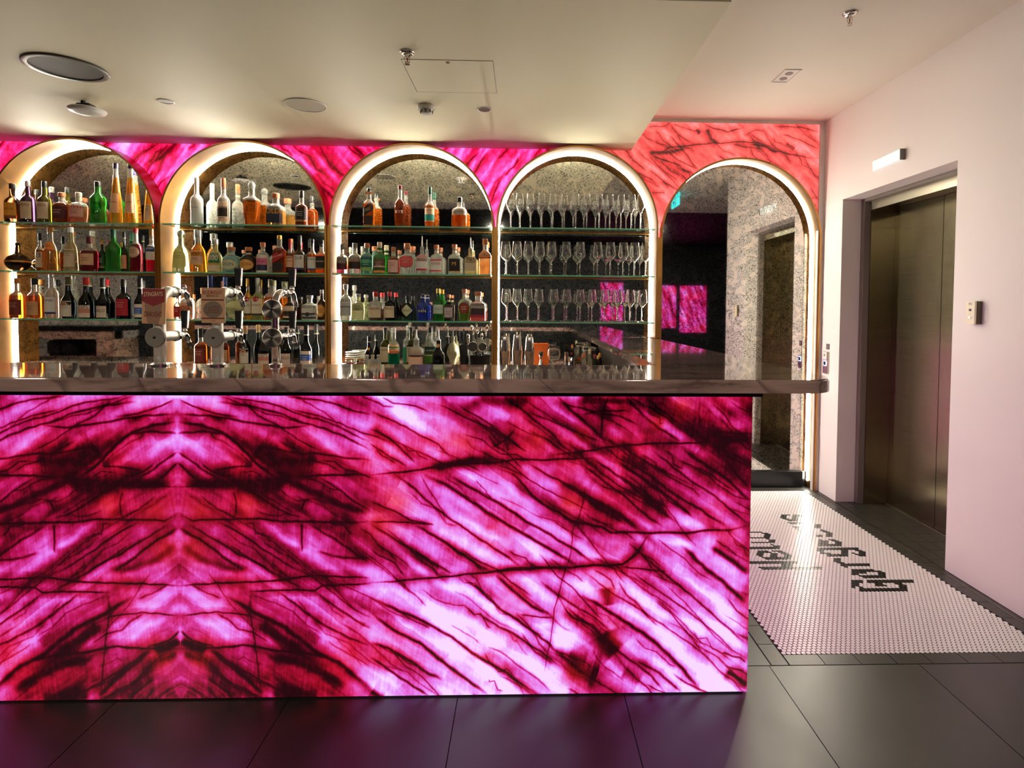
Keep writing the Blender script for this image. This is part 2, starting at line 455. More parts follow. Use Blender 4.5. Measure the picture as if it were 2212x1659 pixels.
# ------------------------------------------------------------------ measured tables (metres)
BOTTLES = [
 ('A1l', -3.606, 4.258, 0.285, 0.094, 'spirit', 'amber', 'amber', 0.14, 'brownred', ''),
 ('A1l', -3.489, 4.258, 0.283, 0.092, 'spirit', 'amber', 'black', 0.16, 'tan', ''),
 ('A1l', -3.368, 4.258, 0.314, 0.087, 'spirit', 'clear', 'silver', 0.08, 'white', 'MONIN'),
 ('A1l', -3.254, 4.258, 0.296, 0.089, 'wine', 'black', 'olive', 0.2, 'creamart', ''),
 ('A1l', -3.128, 4.258, 0.292, 0.095, 'wine', 'black', 'red', 0.2, 'creampink', 'STEPS'),
 ('A1l', -3.011, 4.258, 0.291, 0.082, 'wine', 'black', 'black', 0.25, 'creamlow', 'ARLO'),
 ('A1l', -2.865, 4.258, 0.283, 0.095, 'spirit', 'black', 'black', 0.2, 'red', ''),
 ('A1l', -2.75, 4.258, 0.292, 0.077, 'wine', 'black', 'black', 0.25, 'creamblue', ''),
 ('A1m', -3.598, 4.258, 0.202, 0.149, 'ball', 'brown', 'black', 0.1, '-', ''),
 ('A1m', -3.444, 4.258, 0.273, 0.052, 'spirit', 'amber', 'black', 0.2, 'cream', '43'),
 ('A1m', -3.37, 4.258, 0.315, 0.094, 'bell', 'lamber', 'amber', 0.12, 'orange', 'SOL'),
 ('A1m', -3.227, 4.258, 0.315, 0.092, 'bell', 'champ', 'white', 0.12, 'cream', ''),
 ('A1m', -3.099, 4.258, 0.25, 0.11, 'squat', 'maroon', 'maroon', 0.2, 'peach', ''),
 ('A1m', -3.011, 4.258, 0.232, 0.045, 'spirit', 'dkgreen', 'gold', 0.16, 'black', ''),
 ('A1m', -2.934, 4.258, 0.302, 0.097, 'waist', 'green', 'dkgreen', 0.2, '-', ''),
 ('A1m', -2.856, 4.258, 0.285, 0.047, 'wine', 'dkgreen', 'black', 0.16, 'tan', ''),
 ('A1m', -2.774, 4.258, 0.312, 0.079, 'spirit', 'maroon', 'red', 0.1, 'creamround', ''),
 ('A1m', -2.666, 4.258, 0.311, 0.069, 'spirit', 'red', 'tan', 0.18, 'whiteblue', 'CAMPARI'),
 ('A1t', -3.626, 4.258, 0.28, 0.094, 'spirit', 'brown', 'black', 0.14, 'yellow', 'KAHLUA'),
 ('A1t', -3.518, 4.258, 0.3, 0.086, 'spirit', 'purple', 'silver', 0.14, 'cream', 'ARDENII'),
 ('A1t', -3.403, 4.258, 0.298, 0.086, 'spirit', 'olive', 'black', 0.14, 'cream', 'ARDENII'),
 ('A1t', -3.284, 4.258, 0.22, 0.11, 'squat', 'dkamber', 'copper', 0.14, 'maroon', ''),
 ('A1t', -3.167, 4.258, 0.222, 0.113, 'squat', 'pink', 'cream', 0.14, 'pink', ''),
 ('A1t', -3.034, 4.258, 0.301, 0.105, 'waist', 'green', 'black', 0.12, '-', ''),
 ('A1t', -2.907, 4.258, 0.432, 0.087, 'cone', 'gold', 'purple', 0.09, 'peach', 'GALLIANO'),
 ('A1t', -2.804, 4.258, 0.434, 0.087, 'cone', 'gold', 'purple', 0.09, 'peach', 'GALLIANO'),
 ('A1t', -2.68, 4.258, 0.282, 0.063, 'cone', 'gold', 'gold', 0.05, 'cream', ''),
 ('A2b', -2.327, 4.258, 0.263, 0.085, 'spirit', 'dkamber', 'black', 0.25, 'brownred', ''),
 ('A2b', -2.156, 4.258, 0.259, 0.054, 'spirit', 'dkamber', 'black', 0.25, 'tan', ''),
 ('A2b', -2.012, 4.258, 0.285, 0.076, 'wine', 'black', 'tan', 0.2, 'creamart', ''),
 ('A2b', -1.873, 4.258, 0.257, 0.088, 'wine', 'black', 'black', 0.2, 'creampink', 'STEPS'),
 ('A2b', -1.717, 4.258, 0.275, 0.077, 'wine', 'black', 'black', 0.2, 'creamlow', 'ARLO'),
 ('A2b', -1.575, 4.258, 0.291, 0.084, 'wine', 'black', 'black', 0.25, 'creamblue', ''),
 ('A2l', -2.486, 4.258, 0.182, 0.042, 'square', 'clear', 'copper', 0.2, 'red', ''),
 ('A2l', -2.415, 4.258, 0.233, 0.098, 'squat', 'lpink', 'copper', 0.2, 'orangepink', 'ROSE'),
 ('A2l', -2.254, 4.258, 0.315, 0.084, 'spirit', 'clear', 'navy', 0.3, '-', ''),
 ('A2l', -2.17, 4.258, 0.276, 0.037, 'spirit', 'clear', 'copper', 0.16, 'peach', ''),
 ('A2l', -2.084, 4.258, 0.167, 0.133, 'skull', 'frostgreen', 'frostgreen', 0.1, '-', ''),
 ('A2l', -1.989, 4.258, 0.297, 0.056, 'spirit', 'gold', 'gold', 0.2, 'creamred', 'BACARDI'),
 ('A2l', -1.919, 4.258, 0.3, 0.082, 'spirit', 'palegreen', 'silver', 0.2, 'creamred', 'BACARDI'),
 ('A2l', -1.81, 4.258, 0.284, 0.133, 'squat', 'amber', 'olive', 0.14, 'tan', ''),
 ('A2l', -1.691, 4.258, 0.17, 0.096, 'squat', 'brown', 'black', 0.12, 'creamblack', 'SILLIE'),
 ('A2l', -1.549, 4.258, 0.177, 0.097, 'square', 'clear', 'silver', 0.12, 'whiteart', 'BILLIE'),
 ('A2l', -1.463, 4.258, 0.218, 0.063, 'spirit', 'brown', 'silver', 0.12, 'orangeround', ''),
 ('A2m', -2.454, 4.258, 0.302, 0.12, 'bell', 'pale', 'clear', 0.18, 'lemon', ''),
 ('A2m', -2.336, 4.258, 0.306, 0.112, 'bell', 'orange', 'silver', 0.18, 'peach', ''),
 ('A2m', -2.217, 4.258, 0.242, 0.107, 'bell', 'pale', 'silver', 0.16, 'green', '1800'),
 ('A2m', -2.1, 4.258, 0.184, 0.124, 'squat', 'paleblue', 'copper', 0.14, 'limeround', 'DON'),
 ('A2m', -1.981, 4.258, 0.185, 0.113, 'squat', 'brown', 'copper', 0.14, 'orangeround', 'DON'),
 ('A2m', -1.88, 4.258, 0.22, 0.085, 'squat', 'clear', 'copper', 0.14, 'pinknavy', 'CAZCABEL'),
 ('A2m', -1.761, 4.258, 0.272, 0.085, 'square', 'dkamber', 'gold', 0.12, 'reddiag', 'RED LABEL'),
 ('A2m', -1.686, 4.258, 0.248, 0.057, 'spirit', 'dkamber', 'red', 0.3, 'peach', 'MAKERS'),
 ('A2m', -1.618, 4.258, 0.274, 0.078, 'spirit', 'brown', 'black', 0.25, 'white', 'CLUB'),
 ('A2m', -1.527, 4.258, 0.247, 0.06, 'square', 'amber', 'black', 0.2, 'white', 'JIM BEAM'),
 ('A2m', -1.461, 4.258, 0.241, 0.071, 'square', 'amber', 'black', 0.2, 'black', 'OLD NO.7'),
 ('A2t', -2.342, 4.258, 0.34, 0.081, 'spirit', 'frost', 'white', 0.2, '-', 'BELVEDERE'),
 ('A2t', -2.153, 4.258, 0.337, 0.084, 'spirit', 'clear', 'copper', 0.2, 'creamblack', ''),
 ('A2t', -1.954, 4.258, 0.311, 0.101, 'taper', 'amber', 'clear', 0.16, '-', ''),
 ('A2t', -1.784, 4.258, 0.234, 0.113, 'square', 'lamber', 'copper', 0.16, 'navy', 'OLD'),
 ('A2t', -1.602, 4.258, 0.254, 0.087, 'spirit', 'dkamber', 'black', 0.2, 'black', ''),
 ('A3b', -1.125, 4.258, 0.213, 0.063, 'wine', 'black', 'black', 0.2, 'seal', ''),
 ('A3b', -1.007, 4.258, 0.274, 0.075, 'spirit', 'olive', 'black', 0.14, 'cream', 'ARDENII'),
 ('A3b', -0.822, 4.258, 0.278, 0.066, 'spirit', 'olive', 'black', 0.14, 'cream', ''),
 ('A3b', -0.681, 4.258, 0.282, 0.084, 'spirit', 'gclear', 'black', 0.14, 'dkgreen', 'CHARTREUSE'),
 ('A3b', -0.518, 4.258, 0.213, 0.087, 'skull', 'bone', 'black', 0.12, '-', ''),
 ('A3b', -1.1, 4.11, 0.091, 0.039, 'mini', 'clear', 'clear', 0.18, '-', ''),
 ('A3b', -1.061, 4.11, 0.091, 0.038, 'mini', 'clear', 'clear', 0.18, '-', ''),
 ('A3b', -1.02, 4.11, 0.092, 0.039, 'mini', 'clear', 'clear', 0.18, '-', ''),
 ('A3b', -0.913, 4.11, 0.282, 0.08, 'spirit', 'teal', 'white', 0.14, 'floral', ''),
 ('A3b', -0.755, 4.11, 0.269, 0.103, 'square', 'smoke', 'pourer', 0.25, 'pinksq', 'DISARONNO'),
 ('A3b', -0.6, 4.11, 0.276, 0.089, 'wine', 'black', 'pourer', 0.3, 'seal', ''),
 ('A3l', -1.288, 4.258, 0.26, 0.086, 'squat', 'clear', 'silver', 0.14, 'gray', ''),
 ('A3l', -1.2, 4.258, 0.191, 0.089, 'squat', 'pale', 'silver', 0.12, 'ivory', ''),
 ('A3l', -1.077, 4.258, 0.206, 0.106, 'squat', 'smoke', 'red', 0.16, 'creamsq', 'PEDDLERS'),
 ('A3l', -0.975, 4.258, 0.207, 0.086, 'squat', 'black', 'red', 0.16, 'creamsq', 'PEDDLERS'),
 ('A3l', -0.846, 4.258, 0.182, 0.086, 'squat', 'blackgreen', 'black', 0.16, 'diamond', "HENDRICK'S"),
 ('A3l', -0.737, 4.258, 0.195, 0.08, 'spirit', 'blue', 'ring', 0.12, '-', '44N'),
 ('A3l', -0.623, 4.258, 0.233, 0.077, 'spirit', 'green', 'gold', 0.14, 'palegreen', 'TANQUERAY'),
 ('A3l', -0.549, 4.258, 0.191, 0.067, 'squat', 'brown', 'copper', 0.12, 'lilac', ''),
 ('A3l', -0.435, 4.258, 0.232, 0.087, 'squat', 'gclear', 'copper', 0.12, 'redround', ''),
 ('A3l', -0.335, 4.258, 0.212, 0.107, 'square', 'redclear', 'copper', 0.14, 'darkred', 'BOODLES'),
 ('A3m', -1.312, 4.258, 0.214, 0.085, 'spirit', 'pinkclear', 'gray', 0.18, 'maroon', 'SHIRAZ'),
 ('A3m', -1.223, 4.258, 0.221, 0.091, 'spirit', 'clear', 'gray', 0.16, 'brownblack', 'PILLARS'),
 ('A3m', -1.136, 4.258, 0.222, 0.083, 'square', 'tealclear', 'copper', 0.16, 'teal', ''),
 ('A3m', -1.046, 4.258, 0.231, 0.091, 'spirit', 'green', 'cream', 0.18, 'brownpink', ''),
 ('A3m', -0.947, 4.258, 0.195, 0.083, 'spirit', 'redamber', 'copper', 0.16, 'pinkcream', ''),
 ('A3m', -0.849, 4.258, 0.225, 0.097, 'square', 'clear', 'copper', 0.2, 'coral', ''),
 ('A3m', -0.741, 4.258, 0.278, 0.089, 'squat', 'clear', 'pourer', 0.3, 'whitered', 'PEDDLER'),
 ('A3m', -0.638, 4.258, 0.216, 0.089, 'squat', 'clear', 'copper', 0.14, 'whitered', 'PEDDLER'),
 ('A3m', -0.507, 4.258, 0.22, 0.092, 'squat', 'clear', 'copper', 0.14, 'blackgold', 'M'),
 ('A3m', -0.391, 4.258, 0.273, 0.083, 'square', 'champ', 'pourer', 0.3, 'cream', 'mgc'),
 ('A3m', -0.286, 4.258, 0.262, 0.086, 'square', 'peach', 'copper', 0.16, 'orange', 'B'),
 ('A3t', -1.12, 4.258, 0.279, 0.077, 'square', 'amber', 'black', 0.1, 'blackdiag', ''),
 ('A3t', -0.899, 4.258, 0.302, 0.08, 'spirit', 'dkamber', 'maroon', 0.1, '-', 'RYE'),
 ('A3t', -0.685, 4.258, 0.293, 0.074, 'spirit', 'amber', 'dkgreen', 0.18, 'peachteal', 'GLENLIVET'),
 ('A3t', -0.471, 4.258, 0.222, 0.115, 'squat', 'amber', 'black', 0.16, 'graytop', 'GENTLEMAN'),
]
VEINS = [
 (5.0,1.0,[(0.651,0.786),(0.774,0.796),(0.897,0.812),(0.996,0.821),(1.146,0.835),(1.27,0.837),(1.427,0.843)]),
 (5.0,1.0,[(1.27,0.852),(1.42,0.871),(1.464,0.881),(1.584,0.892),(1.824,0.896),(1.893,0.919),(1.973,0.928)]),
 (22.0,0.9,[(0.854,0.806),(0.928,0.818),(0.996,0.834),(1.083,0.837)]),
 (16.0,0.8,[(1.837,0.887),(1.9,0.906),(1.973,0.912)]),
 (4.0,0.7,[(0.688,1.055),(0.731,1.036),(0.811,1.024),(0.854,1.005)]),
 (5.0,0.7,[(0.885,1.03),(0.971,0.987),(1.07,0.943),(1.139,0.899),(1.189,0.865)]),
 (5.0,0.7,[(0.947,1.03),(1.052,0.968),(1.12,0.918),(1.189,0.862)]),
 (7.0,0.7,[(1.107,1.05),(1.163,1.018),(1.207,0.981),(1.27,0.931),(1.32,0.874)]),
 (6.0,0.6,[(1.188,1.006),(1.269,0.975),(1.332,0.944),(1.458,0.893)]),
 (9.0,0.8,[(1.294,1.056),(1.363,0.994),(1.426,0.937),(1.464,0.893)]),
 (5.0,0.8,[(1.469,1.057),(1.45,1.0),(1.448,0.906)]),
 (4.0,0.8,[(1.382,0.994),(1.45,1.006),(1.544,1.007)]),
 (8.0,0.7,[(1.531,1.057),(1.582,1.0),(1.646,0.95),(1.722,0.9)]),
 (6.0,0.7,[(1.594,1.06),(1.658,1.007),(1.741,0.95),(1.785,0.931)]),
 (4.0,0.4,[(1.79,1.045),(1.791,0.938)]),
 (4.0,0.8,[(1.741,0.919),(1.773,0.928),(1.899,0.934),(1.973,0.928)]),
 (6.0,0.7,[(1.071,0.884),(1.12,0.912),(1.145,0.943)]),
 (5.0,0.7,[(1.114,0.912),(1.124,0.868)]),
 (5.0,0.7,[(0.651,0.999),(0.743,0.968),(0.811,0.924),(0.885,0.887),(0.922,0.843)]),
 (5.0,0.7,[(0.651,0.943),(0.713,0.912),(0.762,0.862),(0.805,0.824)]),
 (5.0,0.6,[(0.651,0.893),(0.712,0.849),(0.774,0.812)]),
 (7.0,0.75,[(0.731,0.787),(0.805,0.737),(0.873,0.674),(0.947,0.617),(1.035,0.553),(1.122,0.495),(1.173,0.457)]),
 (10.0,0.85,[(0.836,0.787),(0.91,0.749),(0.997,0.692),(1.084,0.635),(1.166,0.584),(1.248,0.533),(1.368,0.462)]),
 (8.0,0.8,[(0.922,0.78),(0.997,0.736),(1.096,0.686),(1.184,0.622),(1.272,0.571),(1.367,0.513),(1.437,0.462)]),
 (7.0,0.85,[(1.083,0.812),(1.146,0.78),(1.209,0.711),(1.284,0.66),(1.347,0.621),(1.398,0.612),(1.448,0.602),(1.48,0.583),(1.575,0.582),(1.626,0.579),(1.778,0.581),(1.906,0.587),(1.976,0.603)]),
 (6.0,0.7,[(1.189,0.824),(1.271,0.78),(1.334,0.748),(1.397,0.697),(1.46,0.653),(1.537,0.608)]),
 (14.0,0.95,[(1.302,0.761),(1.397,0.71),(1.479,0.659),(1.556,0.614),(1.588,0.589)]),
 (8.0,0.7,[(1.371,0.83),(1.446,0.773),(1.523,0.716),(1.587,0.659),(1.663,0.601)]),
 (8.0,0.7,[(1.414,0.843),(1.522,0.773),(1.618,0.69),(1.714,0.614)]),
 (9.0,0.8,[(1.496,0.836),(1.585,0.779),(1.681,0.709),(1.777,0.626)]),
 (7.0,0.7,[(1.515,0.855),(1.623,0.779),(1.713,0.709),(1.815,0.645),(1.893,0.6)]),
 (6.0,0.7,[(1.622,0.874),(1.711,0.805),(1.808,0.734),(1.904,0.658),(1.976,0.603)]),
 (10.0,0.8,[(1.729,0.881),(1.819,0.811),(1.903,0.76),(1.974,0.689)]),
 (7.0,0.7,[(1.83,0.893),(1.889,0.83),(1.973,0.734)]),
 (5.0,0.6,[(1.875,0.855),(1.972,0.811)]),
 (6.0,0.8,[(0.65,0.693),(0.743,0.649),(0.786,0.624),(0.867,0.611)]),
 (5.0,0.8,[(0.65,0.618),(0.761,0.617),(0.867,0.611)]),
 (7.0,0.7,[(0.65,0.611),(0.736,0.554),(0.798,0.516),(0.898,0.452)]),
 (8.0,0.75,[(0.798,0.611),(0.91,0.547),(0.985,0.49),(1.048,0.439)]),
 (3.0,0.6,[(1.396,0.748),(1.366,0.615),(1.354,0.609),(1.348,0.545),(1.342,0.52)]),
 (5.0,1.0,[(1.047,0.445),(1.148,0.454),(1.462,0.461),(1.526,0.467),(1.576,0.512),(1.619,0.576)]),
 (30.0,0.55,[(1.523,0.722),(1.586,0.735),(1.65,0.678),(1.676,0.626)]),
 (26.0,0.5,[(1.397,0.691),(1.479,0.646),(1.524,0.627)]),
 (30.0,0.5,[(0.947,1.006),(1.033,1.043),(1.12,1.031),(1.207,1.05)]),
 (24.0,0.5,[(1.344,1.038),(1.456,1.044),(1.569,1.038),(1.658,0.988)]),
 (5.0,1.0,[(0.004,0.402),(0.242,0.415),(0.471,0.431),(0.65,0.424)]),
 (5.0,1.0,[(0.236,0.383),(0.459,0.381),(0.482,0.396),(0.65,0.403)]),
 (5.0,1.0,[(0.65,0.406),(0.898,0.427),(1.085,0.444),(1.305,0.456),(1.526,0.467),(1.563,0.496),(1.601,0.531)]),
 (5.0,0.8,[(1.526,0.458),(1.602,0.448),(1.685,0.444)]),
 (3.0,0.6,[(1.345,0.532),(1.324,0.437),(1.293,0.322),(1.275,0.2),(1.251,0.084)]),
 (5.0,0.7,[(0.923,0.534),(0.997,0.477),(1.06,0.445)]),
 (8.0,0.8,[(0.973,0.42),(1.048,0.362),(1.123,0.297),(1.186,0.246),(1.263,0.193),(1.301,0.148)]),
 (5.0,0.7,[(0.65,0.529),(0.736,0.472),(0.767,0.428)]),
 (6.0,0.7,[(0.774,0.535),(0.854,0.484),(0.935,0.439)]),
 (9.0,0.85,[(0.649,0.352),(0.773,0.3),(0.854,0.255),(0.942,0.203),(1.023,0.144),(1.112,0.092),(1.181,0.039),(1.239,-0.0)]),
 (10.0,0.9,[(0.649,0.301),(0.73,0.243),(0.817,0.191),(0.898,0.126),(0.973,0.074),(1.062,0.002)]),
 (9.0,0.8,[(0.649,0.193),(0.711,0.173),(0.792,0.128),(0.861,0.082),(0.904,0.062)]),
 (8.0,0.8,[(0.649,0.142),(0.723,0.09),(0.792,0.044),(0.854,0.002)]),
 (14.0,0.8,[(0.648,0.027),(0.692,-0.003)]),
 (10.0,0.8,[(1.079,0.432),(1.148,0.374),(1.211,0.322),(1.274,0.29)]),
 (5.0,0.7,[(1.167,0.291),(1.243,0.277),(1.287,0.277)]),
 (6.0,0.6,[(1.236,0.412),(1.337,0.334),(1.42,0.282),(1.484,0.23)]),
 (11.0,0.85,[(1.375,0.359),(1.451,0.32),(1.528,0.268),(1.605,0.222),(1.683,0.15),(1.748,0.085),(1.813,0.006)]),
 (7.0,0.7,[(1.325,0.321),(1.401,0.256),(1.465,0.198),(1.542,0.139),(1.633,0.066),(1.685,0.007)]),
 (5.0,0.6,[(1.387,0.443),(1.482,0.371),(1.578,0.313),(1.656,0.261),(1.72,0.215),(1.817,0.142),(1.883,0.076),(1.968,0.017)]),
 (5.0,0.6,[(1.545,0.448),(1.654,0.37),(1.751,0.305),(1.848,0.226),(1.914,0.161),(1.972,0.121)]),
 (4.0,0.6,[(1.635,0.338),(1.706,0.286),(1.758,0.221),(1.817,0.142)]),
 (13.0,0.85,[(1.734,0.53),(1.812,0.459),(1.877,0.407),(1.968,0.323)]),
 (6.0,0.7,[(1.589,0.505),(1.679,0.434),(1.756,0.369),(1.847,0.285),(1.965,0.18)]),
 (16.0,0.8,[(1.836,0.53),(1.908,0.484),(1.973,0.432)]),
 (5.0,0.7,[(1.882,0.148),(1.946,0.128),(1.973,0.108)]),
 (12.0,0.9,[(1.902,0.083),(1.948,0.05),(1.974,0.023)]),
 (60.0,0.8,[(1.459,0.224),(1.485,0.172),(1.51,0.146)]),
 (34.0,1.0,[(1.422,0.088),(1.444,0.082)]),
 (30.0,0.6,[(1.47,0.384),(1.477,0.32)]),
 (40.0,0.45,[(1.339,0.147),(1.403,0.121)]),
 (40.0,0.4,[(1.53,0.081),(1.595,0.041)]),
 (8.0,0.7,[(1.581,0.119),(1.658,0.079),(1.743,0.006)]),
 (6.0,0.7,[(1.017,0.298),(1.086,0.259),(1.168,0.207),(1.237,0.161),(1.301,0.109)]),
 (10.0,0.6,[(1.282,0.174),(1.339,0.122),(1.403,0.069)]),
 (5.0,0.7,[(0.004,1.047),(0.052,1.024),(0.192,0.978)]),
 (6.0,0.8,[(0.003,0.995),(0.108,0.99),(0.22,0.967),(0.361,0.95),(0.446,0.956)]),
 (6.0,0.75,[(0.137,1.035),(0.249,1.019),(0.361,0.99),(0.474,0.95),(0.559,0.921),(0.651,0.869)]),
 (5.0,0.7,[(0.165,1.056),(0.305,1.03),(0.418,0.996),(0.531,0.956),(0.651,0.898)]),
 (5.0,0.7,[(0.362,1.056),(0.475,1.042),(0.588,1.013),(0.651,0.99)]),
 (9.0,0.95,[(0.002,0.967),(0.08,0.955),(0.152,0.927),(0.202,0.892),(0.236,0.858),(0.28,0.811),(0.331,0.771)]),
 (7.0,0.7,[(0.002,0.926),(0.079,0.932),(0.152,0.924)]),
 (40.0,0.8,[(0.264,0.875),(0.281,0.863)]),
 (34.0,0.65,[(0.281,0.84),(0.388,0.829),(0.473,0.84)]),
 (6.0,0.7,[(0.281,0.886),(0.388,0.863),(0.473,0.857),(0.559,0.84),(0.651,0.834)]),
 (6.0,0.7,[(0.001,0.863),(0.05,0.829),(0.1,0.794),(0.133,0.777)]),
 (6.0,0.7,[(0.0,0.829),(0.038,0.794),(0.066,0.771)]),
 (6.0,0.7,[(0.122,0.8),(0.19,0.811),(0.258,0.82)]),
 (6.0,1.0,[(-0.001,0.745),(0.077,0.748),(0.173,0.75),(0.28,0.762),(0.388,0.776),(0.501,0.782),(0.651,0.786)]),
 (26.0,0.8,[(0.021,0.754),(0.133,0.76),(0.28,0.748),(0.388,0.771)]),
 (24.0,0.6,[(0.189,0.736),(0.28,0.73),(0.359,0.747)]),
 (22.0,0.75,[(0.359,0.765),(0.444,0.73),(0.529,0.689),(0.65,0.654)]),
 (5.0,0.7,[(0.189,0.73),(0.194,0.69),(0.188,0.638)]),
 (5.0,0.7,[(0.433,0.701),(0.415,0.66)]),
 (6.0,0.95,[(-0.002,0.656),(0.047,0.627),(0.132,0.632),(0.273,0.632),(0.415,0.622),(0.529,0.619),(0.65,0.619)]),
 (6.0,0.7,[(0.076,0.713),(0.132,0.667),(0.199,0.632)]),
 (6.0,0.7,[(0.234,0.73),(0.302,0.69),(0.387,0.643)]),
 (7.0,0.7,[(0.484,0.77),(0.558,0.724),(0.65,0.659)]),
 (5.0,0.8,[(0.415,0.619),(0.414,0.514)]),
 (8.0,0.8,[(-0.003,0.604),(0.074,0.563),(0.158,0.498),(0.215,0.457)]),
 (6.0,0.75,[(0.036,0.615),(0.114,0.568),(0.198,0.515),(0.277,0.474),(0.328,0.44)]),
 (6.0,0.7,[(0.132,0.626),(0.233,0.562),(0.329,0.497),(0.414,0.44)]),
 (8.0,0.7,[(0.443,0.613),(0.529,0.561),(0.65,0.478)]),
 (8.0,0.6,[(0.471,0.52),(0.557,0.496),(0.65,0.495)]),
 (24.0,0.6,[(0.006,0.546),(0.073,0.499),(0.158,0.463),(0.243,0.457)]),
 (26.0,1.0,[(0.002,0.212),(0.041,0.194),(0.086,0.176)]),
 (6.0,0.9,[(0.002,0.247),(0.041,0.211),(0.115,0.187)]),
 (6.0,0.95,[(0.001,0.182),(0.115,0.184),(0.212,0.195),(0.297,0.179),(0.412,0.163),(0.486,0.151)]),
 (4.0,0.8,[(0.003,0.3),(0.128,0.31),(0.207,0.304),(0.258,0.292)]),
 (14.0,0.85,[(0.151,0.369),(0.219,0.333),(0.275,0.297),(0.355,0.255),(0.412,0.208),(0.469,0.16),(0.538,0.129),(0.601,0.069),(0.648,0.033)]),
 (6.0,0.7,[(0.333,0.379),(0.401,0.326),(0.47,0.272),(0.556,0.224),(0.649,0.182)]),
 (6.0,0.7,[(0.459,0.378),(0.527,0.325),(0.596,0.277),(0.649,0.247)]),
 (14.0,0.95,[(0.098,0.181),(0.16,0.134),(0.228,0.074),(0.278,0.014)]),
 (28.0,0.9,[(0.264,0.274),(0.326,0.226),(0.383,0.19),(0.412,0.16)]),
 (30.0,0.9,[(0.297,0.156),(0.411,0.131),(0.514,0.07),(0.56,0.034)]),
 (30.0,0.9,[(0.307,0.019),(0.382,0.018),(0.468,0.005)]),
 (3.0,0.7,[(0.242,0.374),(0.241,0.304),(0.257,0.186),(0.273,0.032)]),
 (8.0,0.8,[(0.091,0.075),(0.153,0.033),(0.175,0.006)]),
 (20.0,0.6,[(0.012,0.165),(0.097,0.128),(0.142,0.092)]),
]
WARM = [(0.965, 0.899, 0.045), (1.22, 0.906, 0.035), (1.733, 1.032, 0.045), (0.743, 0.693, 0.058), (1.347, 0.685, 0.038), (1.382, 0.925, 0.026), (1.371, 0.082, 0.038), (1.491, 0.198, 0.038), (0.046, 0.528, 0.065), (0.076, 0.661, 0.054), (0.234, 0.678, 0.048), (0.069, 0.152, 0.048), (1.482, 0.371, 0.026), (0.687, 0.611, 0.07), (1.646, 0.969, 0.032)]
WALL_VEINS = [
 (6.0,1.0,[(0.907,2.52),(1.02,2.525),(1.072,2.556),(1.211,2.575),(1.342,2.59),(1.516,2.601),(1.692,2.604),(1.744,2.596),(1.833,2.55),(2.002,2.51),(2.179,2.486)]),
 (5.0,0.8,[(0.905,2.703),(1.035,2.714),(1.069,2.74)]),
 (5.0,0.8,[(1.069,2.719),(1.123,2.651),(1.228,2.593)]),
 (5.0,0.7,[(1.078,2.736),(1.192,2.695),(1.314,2.671)]),
 (8.0,0.8,[(1.322,2.731),(1.392,2.698),(1.497,2.678),(1.602,2.701)]),
 (5.0,0.7,[(1.621,2.65),(1.69,2.694),(1.778,2.687)]),
 (6.0,0.8,[(1.534,2.585),(1.666,2.565),(1.763,2.558)]),
 (5.0,0.7,[(1.664,2.668),(1.789,2.584),(1.877,2.551)]),
 (6.0,0.8,[(1.901,2.663),(1.999,2.639),(2.177,2.564)]),
 (6.0,0.8,[(1.847,2.722),(2.041,2.717),(2.174,2.685)]),
 (6.0,0.8,[(1.046,2.53),(1.134,2.463),(1.275,2.405)]),
 (5.0,0.8,[(0.907,2.502),(1.013,2.393),(1.128,2.317)]),
 (8.0,0.8,[(0.934,2.494),(1.056,2.453),(1.161,2.42)]),
 (6.0,0.8,[(0.909,2.391),(1.041,2.29),(1.068,2.256)]),
 (4.0,0.8,[(0.937,2.224),(1.042,2.23)]),
 (4.0,0.7,[(2.106,2.2),(2.186,2.201)]),
 (24.0,0.8,[(1.34,2.697),(1.376,2.621),(1.429,2.587)]),
 (20.0,0.7,[(1.27,2.696),(1.288,2.654)]),
 (24.0,0.7,[(0.907,2.511),(1.081,2.522),(1.194,2.558)]),
 (18.0,0.6,[(1.938,2.604),(2.001,2.553)]),
 (16.0,0.7,[(1.657,2.591),(1.78,2.575),(1.887,2.525)]),
 (5.0,0.6,[(0.958,2.606),(1.055,2.539)]),
 (5.0,0.6,[(1.394,2.612),(1.465,2.536),(1.571,2.503)]),
 (5.0,0.6,[(1.996,2.759),(2.069,2.666),(2.176,2.607)]),
]
